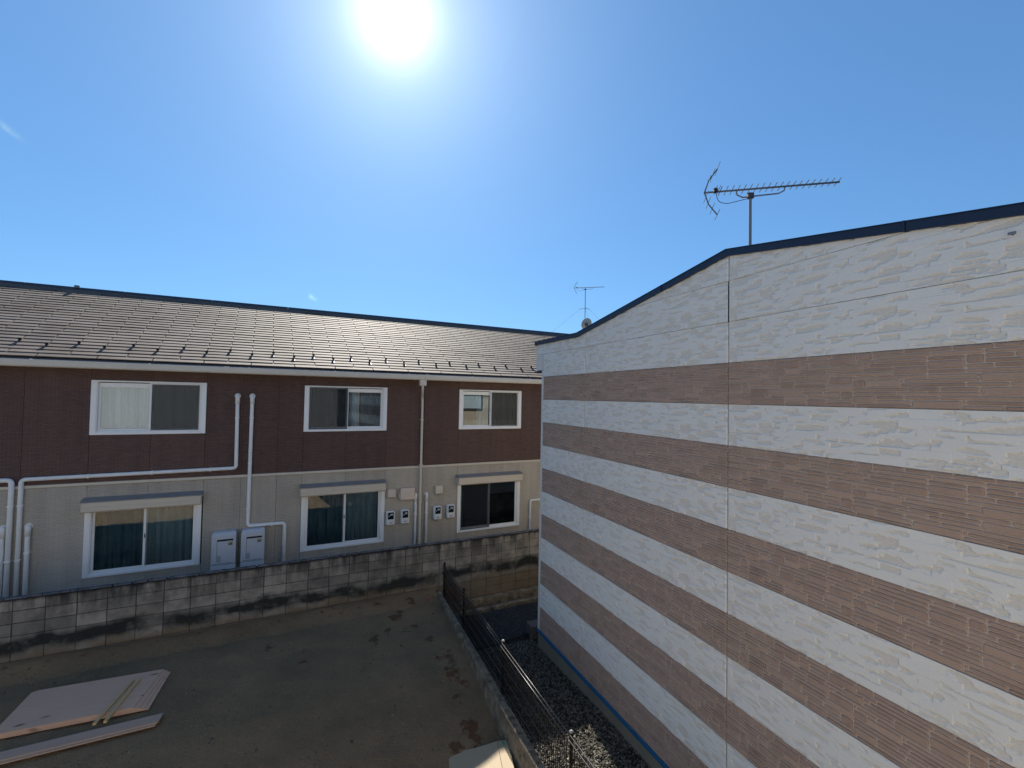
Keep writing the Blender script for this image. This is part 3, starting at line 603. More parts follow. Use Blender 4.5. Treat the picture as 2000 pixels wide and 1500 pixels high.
for x0, zt, lb in ((-.865, -2.86, 'pale water heater casing on the wall, left one of the pair'), (-.352, -2.86, 'pale water heater casing on the wall, right one of the pair')):
    h = thing('water_heater', 'B', (x0+.22, 11.4, -3.72), lb, 'water heater', 'water heaters')
    x1 = x0+.43; yf = 11.15
    MB().box(x0, x1, yf, 11.395, -3.46, zt, .012).build('casing', M['heater'], h)
    MB().box(x0, x1, yf, 11.395, -3.95, -3.468, .008).build('pipe_cover', M['heater'], h)
    MB().prism([(yf+.01, zt+.001), (yf+.06, zt+.035), (11.395, zt+.035), (11.395, zt+.001)], 'x', x0+.02, x1-.01).build('top_cap', M['heater'], h)
    MB().box(x0+.10, x1-.05, yf-.006, yf-.0005, zt-.13, zt-.095).build('exhaust_slot', M['dark'], h)
    MB().box(x0+.097, x0+.103, yf-.002, yf-.0005, -3.40, zt-.13).build('panel_seam', M['dk'], h)
    MB().box(x0+.03, x1-.05, yf-.002, yf-.0005, -3.435, -3.428).build('panel_seam', M['dk'], h)
    MB().box(x1-.14, x1-.055, yf-.0025, yf-.0005, zt-.225, zt-.15).build('warning_label', M['label'], h)
    k = MB(); k.box(x1-.135, x1-.065, yf-.0035, yf-.003, zt-.215, zt-.205); k.box(x1-.13, x1-.10, yf-.0035, yf-.003, zt-.198, zt-.185); k.box(x1-.095, x1-.075, yf-.0035, yf-.003, zt-.20, zt-.17); k.build('label_print', M['dk'], h)
    MB().box(x0+.09, x0+.17, yf-.0025, yf-.0005, -3.40, -3.28).build('data_label', M['labelg'], h)
# ------------------------------------------------------------------ BLOCK WALL
BWL = thing('block_wall', 'L', (0, 10.6, -5.0), 'stained concrete block wall between the dirt lot and the apartment block', 'wall')
sb0 = -3.5146; TOP = -3.40
bl = []
for v in range(5):
    bm = bmesh.new(); bmesh.ops.create_cube(bm, size=1)
    for q in bm.verts: q.co = Vector((q.co.x*.390, q.co.y*.10, q.co.z*.191))
    bmesh.ops.bevel(bm, geom=list(bm.edges), offset=.004+.002*v/4, segments=1, affect='EDGES')
    rr = random.Random(v)
    for q in bm.verts: q.co += Vector((rr.uniform(-1, 1), rr.uniform(-1, 1), rr.uniform(-1, 1)))*.0022
    me = bpy.data.meshes.new('block'); bm.to_mesh(me); bm.free(); me.materials.append(M['block']); bl.append(me)
for c in range(-7, 30):
    s = sb0+.4*c+.2
    rows = 6 if s < 3.0 else 8
    for r in range(rows):
        if r == 0 and False: continue
        o = bpy.data.objects.new('block', bl[random.randrange(5)]); COL.objects.link(o); o.parent = BWL
        o.location = (s, 10.60-10.6+random.uniform(-.003, .003), TOP-.2*r-.1+5.0-.0); o.rotation_euler = (0, 0, random.choice((0, math.pi)))
MB().box(sb0-2.8, sb0+12.0, 10.557, 10.643, -5.0, TOP-.012).build('mortar_core', M['mortar'], BWL)
# broken mortar capping along the top
cp_ = MB(); x = sb0-2.8
while x < sb0+12.0:
    L_ = random.uniform(.05, .22); h = random.uniform(.006, .022)
    cp_.prism([(10.548+random.uniform(-.004, .006), TOP-.004), (10.552, TOP+h), (10.60, TOP+h+.008), (10.648, TOP+h*.8), (10.652, TOP-.004)], 'x', x, x+L_); x += L_+random.choice((.0, .0, .012, .03))
tag(cp_.build('mortar_capping', mat('weathered capping', (.16, .17, .18), .9, noise_=.9, nscale=9, col2=(.02, .02, .024), bump=1, bscale=40), BWL), kind='stuff')
MB().box(3.0, 8.6, 10.40, 10.549, -5.05, -4.80, .01).build('footing', M['curb'], BWL)
dc = thing('drain_kerb', 'L', (5.5, 10.15, -5), 'low concrete kerb along the foot of the block wall', 'kerb')
MB().box(3.2, 8.4, 10.08, 10.22, -5.05, -4.90, .01).build('kerb', M['curb'], dc)
# pink spray mark on the soil by the wall end
mk = MB(); 
for k in range(9): 
    a = random.uniform(0, 6.28); r = random.uniform(0, .03); x, y = 3.30+r*math.cos(a), 10.20+r*math.sin(a)*1.6
    z = float(lot_z(np.array(x), np.array(y)))+.022; mk.add([(x-.016, y-.012, z), (x+.014, y-.016, z+.002), (x+.016, y+.014, z+.004), (x-.012, y+.016, z+.003)], [(0, 1, 2, 3)])
tag(mk.build('survey_mark', M['pink'], fr='L', org=(3.3, 10.2, -4.5)), 'small pink survey mark on the soil near the end of the curb wall', 'mark')
# ------------------------------------------------------------------ CURB WALL + FENCE
CW = thing('curb_wall', 'R', (2.66, 6, -5), 'low stained concrete curb wall carrying the black mesh fence', 'wall')
n = 160; V = []; x0c, x1c = 2.61, 2.735
mbc = MB()
for i in range(n+1):
    y = 10.80-i*(10.8-.2)/n
    rn = lambda k: .005*noise.noise(Vector((y*4, k, 0)))
    wob = .018*noise.noise(Vector((y*.9, 5, 0)))
    x0c = 2.623-.0137*(10.83-y); x1c = 2.722-.0115*(10.15-y)
    V += [(x0c-.012+rn(9)+wob*.3, y, -5.0), (x0c+rn(1), y, -4.455+rn(2)), (x0c+.018+rn(7), y, -4.432+rn(3)), (x1c-.015, y, -4.43+rn(4)), (x1c+rn(5), y, -4.45), (x1c, y, -5.0)]
mbc.v = V; mbc.t = [.5]*len(V)
mbc.f = [(i*6+k, i*6+k+1, (i+1)*6+k+1, (i+1)*6+k) for i in range(n) for k in range(5)]+[tuple(range(6)), tuple(n*6+k for k in range(6))[::-1]]
mbc.build('curb', M['curb'], CW)
FN = thing('mesh_fence', 'R', (2.70, 6, -4.43), 'black wire mesh fence with round posts on the curb wall', 'fence')
PY = [10.30, 8.82, 6.745, 4.665, 2.60, .5]
for i, y in enumerate(PY):
    MB().tube([(2.70, y, -4.97), (2.70, y, -3.685)], .021, 14).build('post', M['fence'], FN)
    MB().tube([(2.70, y, -3.688), (2.70, y, -3.676), (2.70, y, -3.664)], [.025, .025, .010], 14).build('post_cap', M['fence'] if i < 2 else M['capm'], FN)
for a, b in zip(PY[:-1], PY[1:]):
    m = MB(); rl_ = MB(); xm = 2.672
    for z in (-3.70, -3.735, -3.84, -4.0, -4.16, -4.32, -4.39):
        xo = xm-(.022 if z == -3.735 else 0)
        rl_.tube([(xo, a+.02, z), (xo, b-.02, z)], .0045, 6)
    for k in range(int((a-b-.04)/.05)+1):
        y = a-.02-.05*k
        m.tube([(xm+.004, y, -4.40), (xm+.004, y, -3.76), (xm-.02, y, -3.735), (xm+.004, y, -3.70)], .0052, 5)
    mp_ = m.build('mesh_panel', M['fence'], FN, smooth=True); tag(rl_.build('rail_wires', M['rail'], mp_, smooth=True), kind='stuff'); tag(mp_, kind='stuff')
# ------------------------------------------------------------------ RIGHT BUILDING
RB = thing('striped_building', 'R', (4.19, 4, -4.95), 'building clad in alternating white and brown stone pattern siding under navy coping', 'building')
XW = 4.189; Z0 = 1.3368; H = .455
COPE = [(8.93, 1.10), (7.20, 1.085), (3.934, 1.625), (1.55, 1.245), (-4.2, .33)]
# backing wall
bk = MB(); pr = [(8.60, -4.578), (8.60, .555), (8.89, .555), (8.89, 1.11), (7.20, 1.10), (3.934, 1.64), (1.55, 1.26), (-4.2, .34), (-4.2, -4.578)]
bk.prism(pr, 'x', XW+.016, XW+.12); bk.build('wall', M['wback'], RB)
# gable roof body behind the coping
rfb = MB(); rfb.prism([(8.80, 1.02), (7.20, 1.03), (3.934, 1.57), (-4.2, .27), (-4.2, .18), (3.934, 1.47), (7.2, .93), (8.8, .93)], 'x', XW+.121, XW+10.5); RRF = rfb.build('roof', M['navy'], RB)
MB().box(XW+.13, XW+10.4, 8.45, 8.585, -4.578, 1.0).build('end_wall', M['facade'], RB)
MB().box(XW+10.3, XW+10.44, -4.1, 8.44, -4.95, .2).build('side_wall', M['facade'], RB)
MB().box(XW+.13, XW+10.29, -4.2, -4.08, -4.95, .2).build('rear_wall', M['facade'], RB)
# clapboards of the sunlit end wall (seen mirrored in the apartment windows)
for k in range(14):
    zt = Z0-.455*(k-0)-.455*0
    if zt-.455 < -4.6 or zt > 1.4: continue
    MB().box(XW+.0, XW+10.4, 8.588, 8.604, zt-.451, min(zt, .98)).build('end_siding_panel', M['facade'] if k % 2 else M['facade2'], RB)
ew = MB(); ew.box(5.35, 5.41, 8.61, 8.65, -.55, .60).box(7.15, 7.21, 8.61, 8.65, -.55, .60).box(5.41, 7.15, 8.61, 8.65, .54, .60).box(5.41, 7.15, 8.61, 8.65, -.55, -.47).box(6.25, 6.31, 8.61, 8.65, -.47, .54)
EW = ew.build('end_window', M['dk'], RB)
MB().box(5.41, 6.25, 8.612, 8.618, -.47, .54).build('glass_pane', M['curtw'], EW); MB().box(6.31, 7.15, 8.612, 8.618, -.47, .54).build('glass_pane', M['curtm'], EW)
lp = thing('laundry_pole', 'R', (6.3, 9.0, 0), 'metal laundry pole on brackets over the end wall window', 'pole')
MB().tube([(4.9, 9.0, .35), (7.6, 9.0, .35)], .014, 8).build('pole', M['steel'], lp)
for x in (5.1, 7.4): 
    MB().tube([(x, 8.605, .15), (x, 9.0, .34), (x, 9.12, .46)], .014, 6).build('bracket', M['dk'], lp)
# -- white panel relief: one height field shared by every white panel
PL, PG = 3.030, .013
nx, nzv = 380, 58
gx = np.linspace(PG/2, PL-PG/2, nx); gzv = np.linspace(.0028, H-.0028, nzv)
Hh = np.zeros((nzv, nx)); Tn = np.zeros((nzv, nx))
rw = random.Random(11); ch = H/6
for r in range(6):
    x = -rw.uniform(0, .3)
    while x < PL:
        L_ = rw.uniform(.14, .42); h0 = rw.uniform(0, .0035)
        kind = rw.random(); i0 = np.where((gx >= x) & (gx < x+L_))[0]
        if len(i0):
            ph = [rw.uniform(0, 50) for _ in range(3)]
            thr = rw.uniform(-.02, .38); asp = rw.uniform(13, 26); slope = rw.uniform(-.25, .25)
            for i in i0:
                for j in range(int(r*nzv/6), min(nzv, int((r+1)*nzv/6))):
                    v = (gzv[j]-r*ch)/ch
                    a_ = gx[i]*4.2+ph[0]; b_ = gzv[j]*asp+ph[1]+slope*gx[i]
                    nn_ = noise.noise(Vector((a_, b_, 0)))+.35*noise.noise(Vector((a_*3.1, b_*2.3, 4)))+.12*noise.noise(Vector((a_*9, b_*5, 8)))
                    nn_ += .22*(.5-v)
                    rec = 1/(1+math.exp(min(50, max(-50, -(nn_-thr)*26))))
                    hh = h0+.0062*(1-rec)-.0022*rec*abs(noise.noise(Vector((gx[i]*26, gzv[j]*60, 9))))*2
                    hh += .0016*max(0, 1-abs(nn_-thr+.06)*14)
                    if v < .06: hh -= .0018
                    Hh[j, i] = hh; Tn[j, i] = rec*.85
        x += L_
edge = np.minimum.reduce([np.ones_like(Hh), (np.arange(nx)/2)[None, :]*np.ones((nzv, 1)), ((nx-1-np.arange(nx))/2)[None, :]*np.ones((nzv, 1))]).clip(0, 1)
Hh = Hh*edge
def white_mb(y0, z0):
    mb = MB(); YY, ZZ = np.meshgrid(gx+y0, gzv+z0)
    mb.v = list(zip((XW-Hh).ravel().tolist(), YY.ravel().tolist(), ZZ.ravel().tolist())); mb.t = Tn.ravel().tolist()
    mb.f = [(j*nx+i, j*nx+nx+i, j*nx+nx+i+1, j*nx+i+1) for j in range(nzv-1) for i in range(nx-1)]
    # returns to the wall behind
    b = len(mb.v); ring = [i for i in range(nx)]+[j*nx+nx-1 for j in range(1, nzv)]+[(nzv-1)*nx+i for i in range(nx-2, -1, -1)]+[j*nx for j in range(nzv-2, 0, -1)]
    for q in ring: v = mb.v[q]; mb.v.append((XW+.015, v[1], v[2])); mb.t.append(.3)
    m_ = len(ring); mb.f += [(ring[k], ring[(k+1) % m_], b+(k+1) % m_, b+k) for k in range(m_)]
    return mb
# -- brown panel: ashlar layout
CWD, CHT = PL/120, H/14
occ = np.zeros((14, 120), bool); STN = []; rb_ = random.Random(5)
for j in range(14):
    i = 0
    while i < 120:
        if occ[j, i]: i += 1; continue
        h = 2 if (rb_.random() < .40 and j < 13) else 1
        L_ = rb_.choice((4, 5, 6, 7, 8, 9, 10, 12, 14)) if h == 2 else rb_.choice((6, 8, 9, 10, 12, 14, 16, 18))
        e = i
        while e < min(120, i+L_) and not occ[j, e] and (h == 1 or not occ[j+1, e]): e += 1
        if e == i: h = 1; e = i+1
        if h == 2 and e-i < 3: 
            h = 1
            while e < min(120, i+L_) and not occ[j, e]: e += 1
        if 0 < 120-e < 3 and not occ[j, e:].any() and (h == 1 or not occ[j+1, e:].any()): e = 120
        occ[j:j+h, i:e] = True; STN.append((i, e, j, h)); i = e
def stone_geo(mb, st, y0, z0, seed):
    i, e, j, h = st; rr = random.Random(seed); g = .0052
    a, b = y0+i*CWD+g, y0+e*CWD-g; c, d = z0+j*CHT+g*.8, z0+(j+h)*CHT-g*.8
    a = max(a, y0+.006); b = min(b, y0+PL-.006); k = min(.010, (b-a)*.3); q = .0065; hg = rr.uniform(.008, .013); x = XW+.0035
    def ring(ins, xx, jit):
        A, B, C_, D_ = a+ins, b-ins, c+ins*.8, d-ins*.8; kk = k*.8
        P = [(A+kk, C_), ((A+B)/2, C_), (B-kk, C_), (B, C_+kk*.5), (B, D_-kk*.5), (B-kk, D_), ((A+B)/2, D_), (A+kk, D_), (A, D_-kk*.5), (A, C_+kk*.5)]
        return [(xx-rr.uniform(0, jit), p+rr.uniform(-1, 1)*jit*.5, z+rr.uniform(-1, 1)*jit*.4) for p, z in P]
    V = ring(0, x+.002, 0)+ring(.0018, x-hg*.75, .001)+ring(q, x-hg, .0022); n = 10
    V += [(x-hg-rr.uniform(-.001, .003), a+(b-a)*f, (c+d)/2+rr.uniform(-.003, .003)) for f in (.25, .5, .75)]
    F = [(k2, n+k2, n+(k2+1) % n, (k2+1) % n) for k2 in range(n)]+[(n+k2, 2*n+k2, 2*n+(k2+1) % n, n+(k2+1) % n) for k2 in range(n)]
    t_ = 2*n; c1, c2, c3 = 30, 31, 32
    F += [(t_+0, c1, c2, t_+1), (t_+1, c2, c3, t_+2), (t_+2, c3, t_+3), (t_+3, c3, t_+4), (t_+4, c3, t_+5), (t_+5, c3, c2, t_+6), (t_+6, c2, c1, t_+7), (t_+7, c1, t_+8), (t_+8, c1, t_+9), (t_+9, c1, t_+0)]
    mb.add(V, F, rr.random())
def board_mb(y0, z0):
    mb = MB(); return mb.box(XW+.0035, XW+.015, y0+PG/2, y0+PL-PG/2, z0+.0015, z0+H-.0015)
def clip_obj(o, planes):
    """planes in frame coordinates: (point, normal) keep the side opposite the normal"""
    o3 = INFO[RB][1]; bm = bmesh.new(); bm.from_mesh(o.data)
    for p, nrm in planes:
        r = bmesh.ops.bisect_plane(bm, geom=list(bm.verts)+list(bm.edges)+list(bm.faces), plane_co=Vector(p)-o3, plane_no=Vector(nrm), clear_outer=True)
    me = o.data.copy(); bm.to_mesh(me); bm.free(); o.data = me; return len(me.vertices)
def plane_of(p, q):   # keep below the line p->q (y,z)
    dy, dz = q[0]-p[0], q[1]-p[1]; n_ = (0, -dz, dy) if dy > 0 else (0, dz, -dy); return ((0, p[0], p[1]), n_)
COLS = [3.924+3.03, 3.924, 3.924-3.03, 3.924-6.06, 3.924-9.09]
wsrc = None; bsrc = None; ssrc = None; stn_src = {}
for r in range(-1, 13):
    brown = r >= 2 and r % 2 == 0; zt = Z0-H*r; zb_ = zt-H
    for ci, y0 in enumerate(COLS):
        if y0+PL < -4.2: continue
        pl = []
        if ci == 0: pl.append(((0, 8.53 if zb_ < .55 else 8.80, 0), (0, 1, 0)))
        if y0 < -4.2: pl.append(((0, -4.19, 0), (0, -1, 0)))
        if zt > .3:
            for p, q in zip(COPE[:-1], COPE[1:]):
                if q[0] > y0+PL or p[0] < y0: continue
                lo = max(q[0], y0); hi = min(p[0], y0+PL)
                zz = lambda y: q[1]+(p[1]-q[1])*(y-q[0])/(p[0]-q[0])
                if min(zz(lo), zz(hi))+.012 < zt: pl.append(('seg', q, p))
        segs = [x for x in pl if x[0] == 'seg']; pls = [x for x in pl if x[0] != 'seg']
        if segs and all(((s_[1][1]+.01) < zb_ and (s_[2][1]+.01) < zb_) for s_ in segs): continue
        def place(kind):
            global wsrc, bsrc, ssrc
            if kind == 'w':
                if wsrc is None:
                    wsrc = white_mb(y0, zb_).build('siding_panel', M['wpanel'], RB, smooth=False); wsrc['y'] = y0; wsrc['z'] = zb_; o = wsrc.copy(); COL.objects.link(o); o.parent = RB
                else: o = wsrc.copy(); COL.objects.link(o); o.parent = RB
                o.location = (0, y0-wsrc['y'], zb_-wsrc['z']); return o
            if kind == 'b':
                if bsrc is None: bsrc = (board_mb(0, 0).build('siding_panel', M['bboard'], RB))
                o = bsrc.copy(); COL.objects.link(o); o.parent = RB; o.location = (0, y0, zb_); return o
        if brown:
            o = place('b'); o.location = (0, y0, zb_)
            if ci == 2 and r in (2, 4):
                for k, st in enumerate(STN):
                    if k not in stn_src:
                        mb = MB(); stone_geo(mb, st, 0, 0, k); stn_src[k] = mb.build('stone', M['stone'], o)
                        stn_src[k].location = (0, 0, 0)
                    else: share(stn_src[k], o, (0, 0, 0))
            else:
                if ssrc is None:
                    mb = MB(); 
                    for k, st in enumerate(STN): stone_geo(mb, st, 0, 0, k)
                    ssrc = tag(mb.build('stone_facing', M['stone'], RB), kind='stuff')
                s2 = ssrc.copy(); COL.objects.link(s2); s2.parent = o; s2.location = (0, 0, 0)
                if pls:
                    # clip in panel space
                    loc = Vector((0, y0, zb_)); 
                    for ob in (o, s2):
                        bm = bmesh.new(); bm.from_mesh(ob.data); o3 = INFO[RB][1]
                        for p, nrm in pls: bmesh.ops.bisect_plane(bm, geom=list(bm.verts)+list(bm.edges)+list(bm.faces), plane_co=Vector(p)-loc-o3, plane_no=Vector(nrm), clear_outer=True)
                        me = ob.data.copy(); bm.to_mesh(me); bm.free(); ob.data = me
        else:
            sets = [pls]
            if segs:
                sets = []
                for s_ in segs:
                    q, p = s_[1], s_[2]; q2 = (q[0], q[1]+.012); p2 = (p[0], p[1]+.012)
                    dy, dz = p2[0]-q2[0], p2[1]-q2[1]
                    ex_ = []
                    if q[0] > y0+.01: ex_.append(((0, q[0], 0), (0, -1, 0)))
                    if p[0] < y0+PL-.01 and p[0] < 8.9: ex_.append(((0, p[0], 0), (0, 1, 0)))
                    sets.append(pls+[((0, q2[0], q2[1]), (0, -dz, dy))]+ex_)
                # parts of the panel under no limiting segment stay whole
                cov0 = min(s_[1][0] for s_ in segs); cov1 = max(s_[2][0] for s_ in segs)
                if cov0 > y0+.02: sets.append(pls+[((0, cov0, 0), (0, 1, 0))])
                if cov1 < y0+PL-.02 and cov1 < 8.5: sets.append(pls+[((0, cov1, 0), (0, -1, 0))])
            o = place('w')
            if sets != [[]]:
                bmj = None; o3 = INFO[RB][1]; loc = o.location.copy(); mesh_parts = []
                for ps in sets:
                    bm = bmesh.new(); bm.from_mesh(o.data)
                    for p, nrm in ps: bmesh.ops.bisect_plane(bm, geom=list(bm.verts)+list(bm.edges)+list(bm.faces), plane_co=Vector(p)-o3-loc, plane_no=Vector(nrm), clear_outer=True)
                    t_ = bpy.data.meshes.new('siding_panel'); bm.to_mesh(t_); bm.free(); mesh_parts.append(t_)
                bm = bmesh.new()
                for t_ in mesh_parts: bm.from_mesh(t_)
                if len(bm.verts) == 0: bm.free(); bpy.data.objects.remove(o); continue
                me = o.data.copy(); bm.to_mesh(me); bm.free(); o.data = me
                for t_ in mesh_parts: bpy.data.meshes.remove(t_)
for q in (wsrc, bsrc, ssrc): bpy.data.objects.remove(q)
# corner posts
cpz = MB()
for r in range(-1, 13):
    zt = Z0-H*r; zb_ = zt-H
    if zt > 1.05: zt = 1.09
    if zb_ > 1.0: continue
    if zb_ < .55: cpz.box(XW-.006, XW+.10, 8.535, 8.622, zb_+.001, min(zt, .552)-.001, .003)
    if zt > .56: cpz.box(XW-.006, XW+.10, 8.805, 8.893, max(zb_, .558)+.001, zt-.001, .003)
cpz.build('corner_trim', M['wpanel'], RB)
MB().box(XW, XW+.016, 8.536, 8.80, .56, .882).build('corner_infill', M['wpanel'], RB)
# coping
cg = MB()
for (ya, za), (yb, zb_) in zip(COPE[:-1], COPE[1:]):
    cg.prism([(ya+(.0), za-.01), (ya, za+.062), (yb, zb_+.062), (yb, zb_-.01)], 'x', XW-.035, XW+.13)
CG = cg.build('coping', M['navy'], RB)
lip = MB()
for (ya, za), (yb, zb_) in zip(COPE[:-1], COPE[1:]):
    lip.prism([(ya, za+.063), (ya, za+.071), (yb, zb_+.071), (yb, zb_+.063)], 'x', XW-.042, XW+.14)
lip.build('coping_lip', M['navy'], CG)
cj = MB()
for y in (5.0, 2.2): 
    p = next((a, b) for a, b in zip(COPE[:-1], COPE[1:]) if b[0] <= y <= a[0]); sl_ = (p[0][1]-p[1][1])/(p[0][0]-p[1][0]); z = p[1][1]+(y-p[1][0])*sl_
    cj.prism([(y, z-.012), (y, z+.073), (y+.012, z+.073+.012*sl_), (y+.012, z-.012+.012*sl_)], 'x', XW-.044, XW+.141)
cj.build('coping_joint', M['navy'], CG)
MB().box(XW-.02, XW+.12, 8.62, 8.93, .53, .56, .003).build('eave_trim', M['navy'], RB)
# base
MB().box(XW-.03, XW+.013, -4.2, 8.625, -4.63, -4.58, .004).build('base_flashing', M['blue'], RB)
MB().box(XW-.004, XW+.2, -4.2, 8.60, -5.1, -4.632, .004).build('foundation', M['conc'], RB)
bt = MB(); bt.tube([(XW-.004, 1.60, 1.126), (XW-.05, 1.60, 1.126)], .006, 8).box(XW-.052, XW-.046, 1.57, 1.61, 1.118, 1.136); bt.build('wall_hook', M['steel'], RB)
# ------------------------------------------------------------------ ANTENNAS
def antenna(name, base, boomdir, L0, L1, zb, mastz, zboom, sc, label, guy=False):
    o = thing(name, 'W', (base[0], base[1], mastz), label, 'antenna', 'roof television antennas')
    bd = Vector((boomdir[0], boomdir[1], 0)).normalized(); el = Vector((-bd.y, bd.x, 0)); B = Vector((base[0], base[1], zboom))
    MB().tube([(base[0], base[1], mastz), (base[0], base[1], zboom-.05*sc)], .016*sc, 12).build('mast', M['steel'], o)
    MB().tube([B-bd*L0, B+bd*L1], .011*sc, 8).build('boom', M['alu'], o)
    n_ = 20
    for k in range(n_):
        t = k/(n_-1); p = B+bd*(-L0+.17*sc+(L0+L1-.19*sc)*t); l = (.125-.03*t)*sc
        MB().tube([p-el*l+Vector((0, 0, .004)), p+el*l+Vector((0, 0, .004))], .0048*sc, 5).build('element', M['alu'], o)
    p = B-bd*(L0-.12*sc); MB().box(p.x-.022*sc, p.x+.022*sc, p.y-.022*sc, p.y+.022*sc, p.z-.012*sc, p.z+.045*sc, .008*sc).build('feed_box', M['dark'], o)
    for off in (.0, .035): MB().tube([p+bd*off*sc-el*.12*sc+Vector((0, 0, .02*sc)), p+bd*off*sc+el*.12*sc+Vector((0, 0, .02*sc))], .004*sc, 5).build('dipole', M['alu'], o)
    for sgn in (1, -1):
        e = B-bd*L0; tip = e+bd*.14*sc+Vector((0, 0, sgn*.27*sc)); a = MB(); mid = e+bd*.045*sc+Vector((0, 0, sgn*.14*sc))
        a.tube([e, mid, tip], .008*sc, 6); rf = a.build('reflector_arm', M['alu'], o)
        for u in (.2, .45, .72, 1.0):
            q = e.lerp(tip, u)+bd*(-.02*sc*math.sin(u*3.14)); MB().tube([q-el*.17*sc, q+el*.17*sc], .0035*sc, 5).build('reflector_rod', M['alu'], rf)
    br = MB(); a0 = B-bd*.15*sc; a1 = B+bd*.35*sc
    P = [a0, a0+Vector((0, 0, -.055*sc))+bd*.01*sc, a0+bd*.07*sc+Vector((0, 0, -.09*sc)), B+Vector((0, 0, -.085*sc)), a1-bd*.06*sc+Vector((0, 0, -.075*sc)), a1+Vector((0, 0, -.045*sc)), a1]
    br.tube([tuple(q) for q in P], .008*sc, 8); br.build('boom_brace', M['steel'], o)
    cl = MB(); c = B+Vector((0, 0, -.085*sc)); cl.box(c.x-.035*sc, c.x+.035*sc, c.y-.025*sc, c.y+.025*sc, c.z-.025*sc, c.z+.04*sc, .006*sc); cl.build('mast_clamp', M['dk'], o)
    cb = MB(); cb.tube([tuple(q) for q in rpath([p, p+Vector((0, 0, -.12*sc))+bd*.03*sc, p+Vector((0, 0, -.15*sc))+bd*.12*sc, B+Vector((0, 0, -.11*sc))-bd*.04*sc], .06*sc, 5)], .004*sc, 6); cb.build('cable', M['dark'], o)
    if guy:
        for dx, dy in ((1.6, .3), (-1.9, .4), (.2, -1.2)):
            MB().tube([(base[0], base[1], mastz+1.35), (base[0]+.22*dx/1.6, base[1], mastz+1.28)], .012, 5).build('guy_bracket', M['steel'], o)
            MB().tube([(base[0]+.22*dx/1.6, base[1], mastz+1.28), (base[0]+dx, base[1]+dy, mastz-.1)], .0035, 4).build('guy_wire', M['steel'], o)
    return o
k = 1.067
antenna('roof_antenna', (2.51*k, 5.0*k), (.97, -.24), .459*k, .84*k, 0, 1.5, 2.275*k, 1.0, 'large comb shaped antenna on a mast behind the navy coping', False)
antenna('roof_antenna', (3.35, 22.0), (.97, -.24), .52, .88, 0, 2.9, 5.20, 1.0, 'small distant antenna on a tall guyed mast above a satellite dish', True)
# dish on the distant mast
ds = thing('satellite_dish', 'W', (3.40, 21.9, 3.0), 'small round grey satellite dish on the foot of the distant mast', 'satellite dish')
m = MB(); R_ = .27; ax = Vector((-.35, .85, .38)).normalized(); u = ax.cross(Vector((0, 0, 1))).normalized(); w = ax.cross(u); c0 = Vector((3.44, 21.9, 3.46))
V = [c0]; F = []
for j in range(1, 6):
    r = R_*j/5
    for i in range(28):
        a = 6.2832*i/28; V.append(c0+u*r*math.cos(a)+w*r*1.05*math.sin(a)+ax*(r*r*.9))
for i in range(28): F.append((0, 1+i, 1+(i+1) % 28))
for j in range(4):
    for i in range(28): F.append((1+j*28+i, 1+(j+1)*28+i, 1+(j+1)*28+(i+1) % 28, 1+j*28+(i+1) % 28))
m.add(V, F); m.build('reflector', M['dish'], ds, smooth=True)
MB().box(3.34, 3.46, 21.74, 21.86, 3.36, 3.50, .01).build('mount', M['dk'], ds)
MB().tube([tuple(c0-w*-.25), tuple(c0+ax*.32-w*-.05)], .01, 6).build('feed_arm', M['dk'], ds)
# distant house that carries them, its roof just hidden behind the coping
fh = thing('distant_house', 'W', (5.2, 24.5, -5), 'distant pale house whose roof carries the guyed antenna mast', 'house')
MB().box(2.6, 9.6, 21.3, 27.5, -5, 1.6).build('wall', M['far'], fh)
MB().prism([(21.0, 1.6), (27.8, 1.6), (24.4, 2.95)], 'x', 2.3, 9.9).build('roof', M['farroof'], fh)
MB().box(3.2, 3.5, 21.7, 22.3, 1.9, 3.0).build('chimney', M['far'], fh)
# ------------------------------------------------------------------ PHOTOGRAPHER'S SIDE
ph_ = thing('viewpoint_house', 'L', (-4, -.8, -4.7), 'beige sunlit house on the near side of the dirt lot', 'house')
def hole_wall(mb, x0, x1, y0, y1, z0, z1): mb.box(x0, x1, y0, y1, z0, z1)
w = MB(); w.box(-14, 3.4, -6.5, -.75, -4.75, 1.6); w.build('wall', M['facadev'], ph_)
MB().prism([(-6.9, 1.6), (-.35, 1.6), (-3.6, 3.1)], 'x', -14.4, 3.8).build('roof', M['farroof'], ph_)
for x in (-12.2, -8.6):
    for z in (-4.0, -1.0):
        f = MB().box(x, x+1.7, -.748, -.70, z, z+1.2).build('window', M['dk'], ph_); MB().box(x+.06, x+.83, -.70, -.69, z+.06, z+1.14).build('pane', M['lcd'], f); MB().box(x+.87, x+1.64, -.70, -.69, z+.06, z+1.14).build('pane', M['lcd'], f)
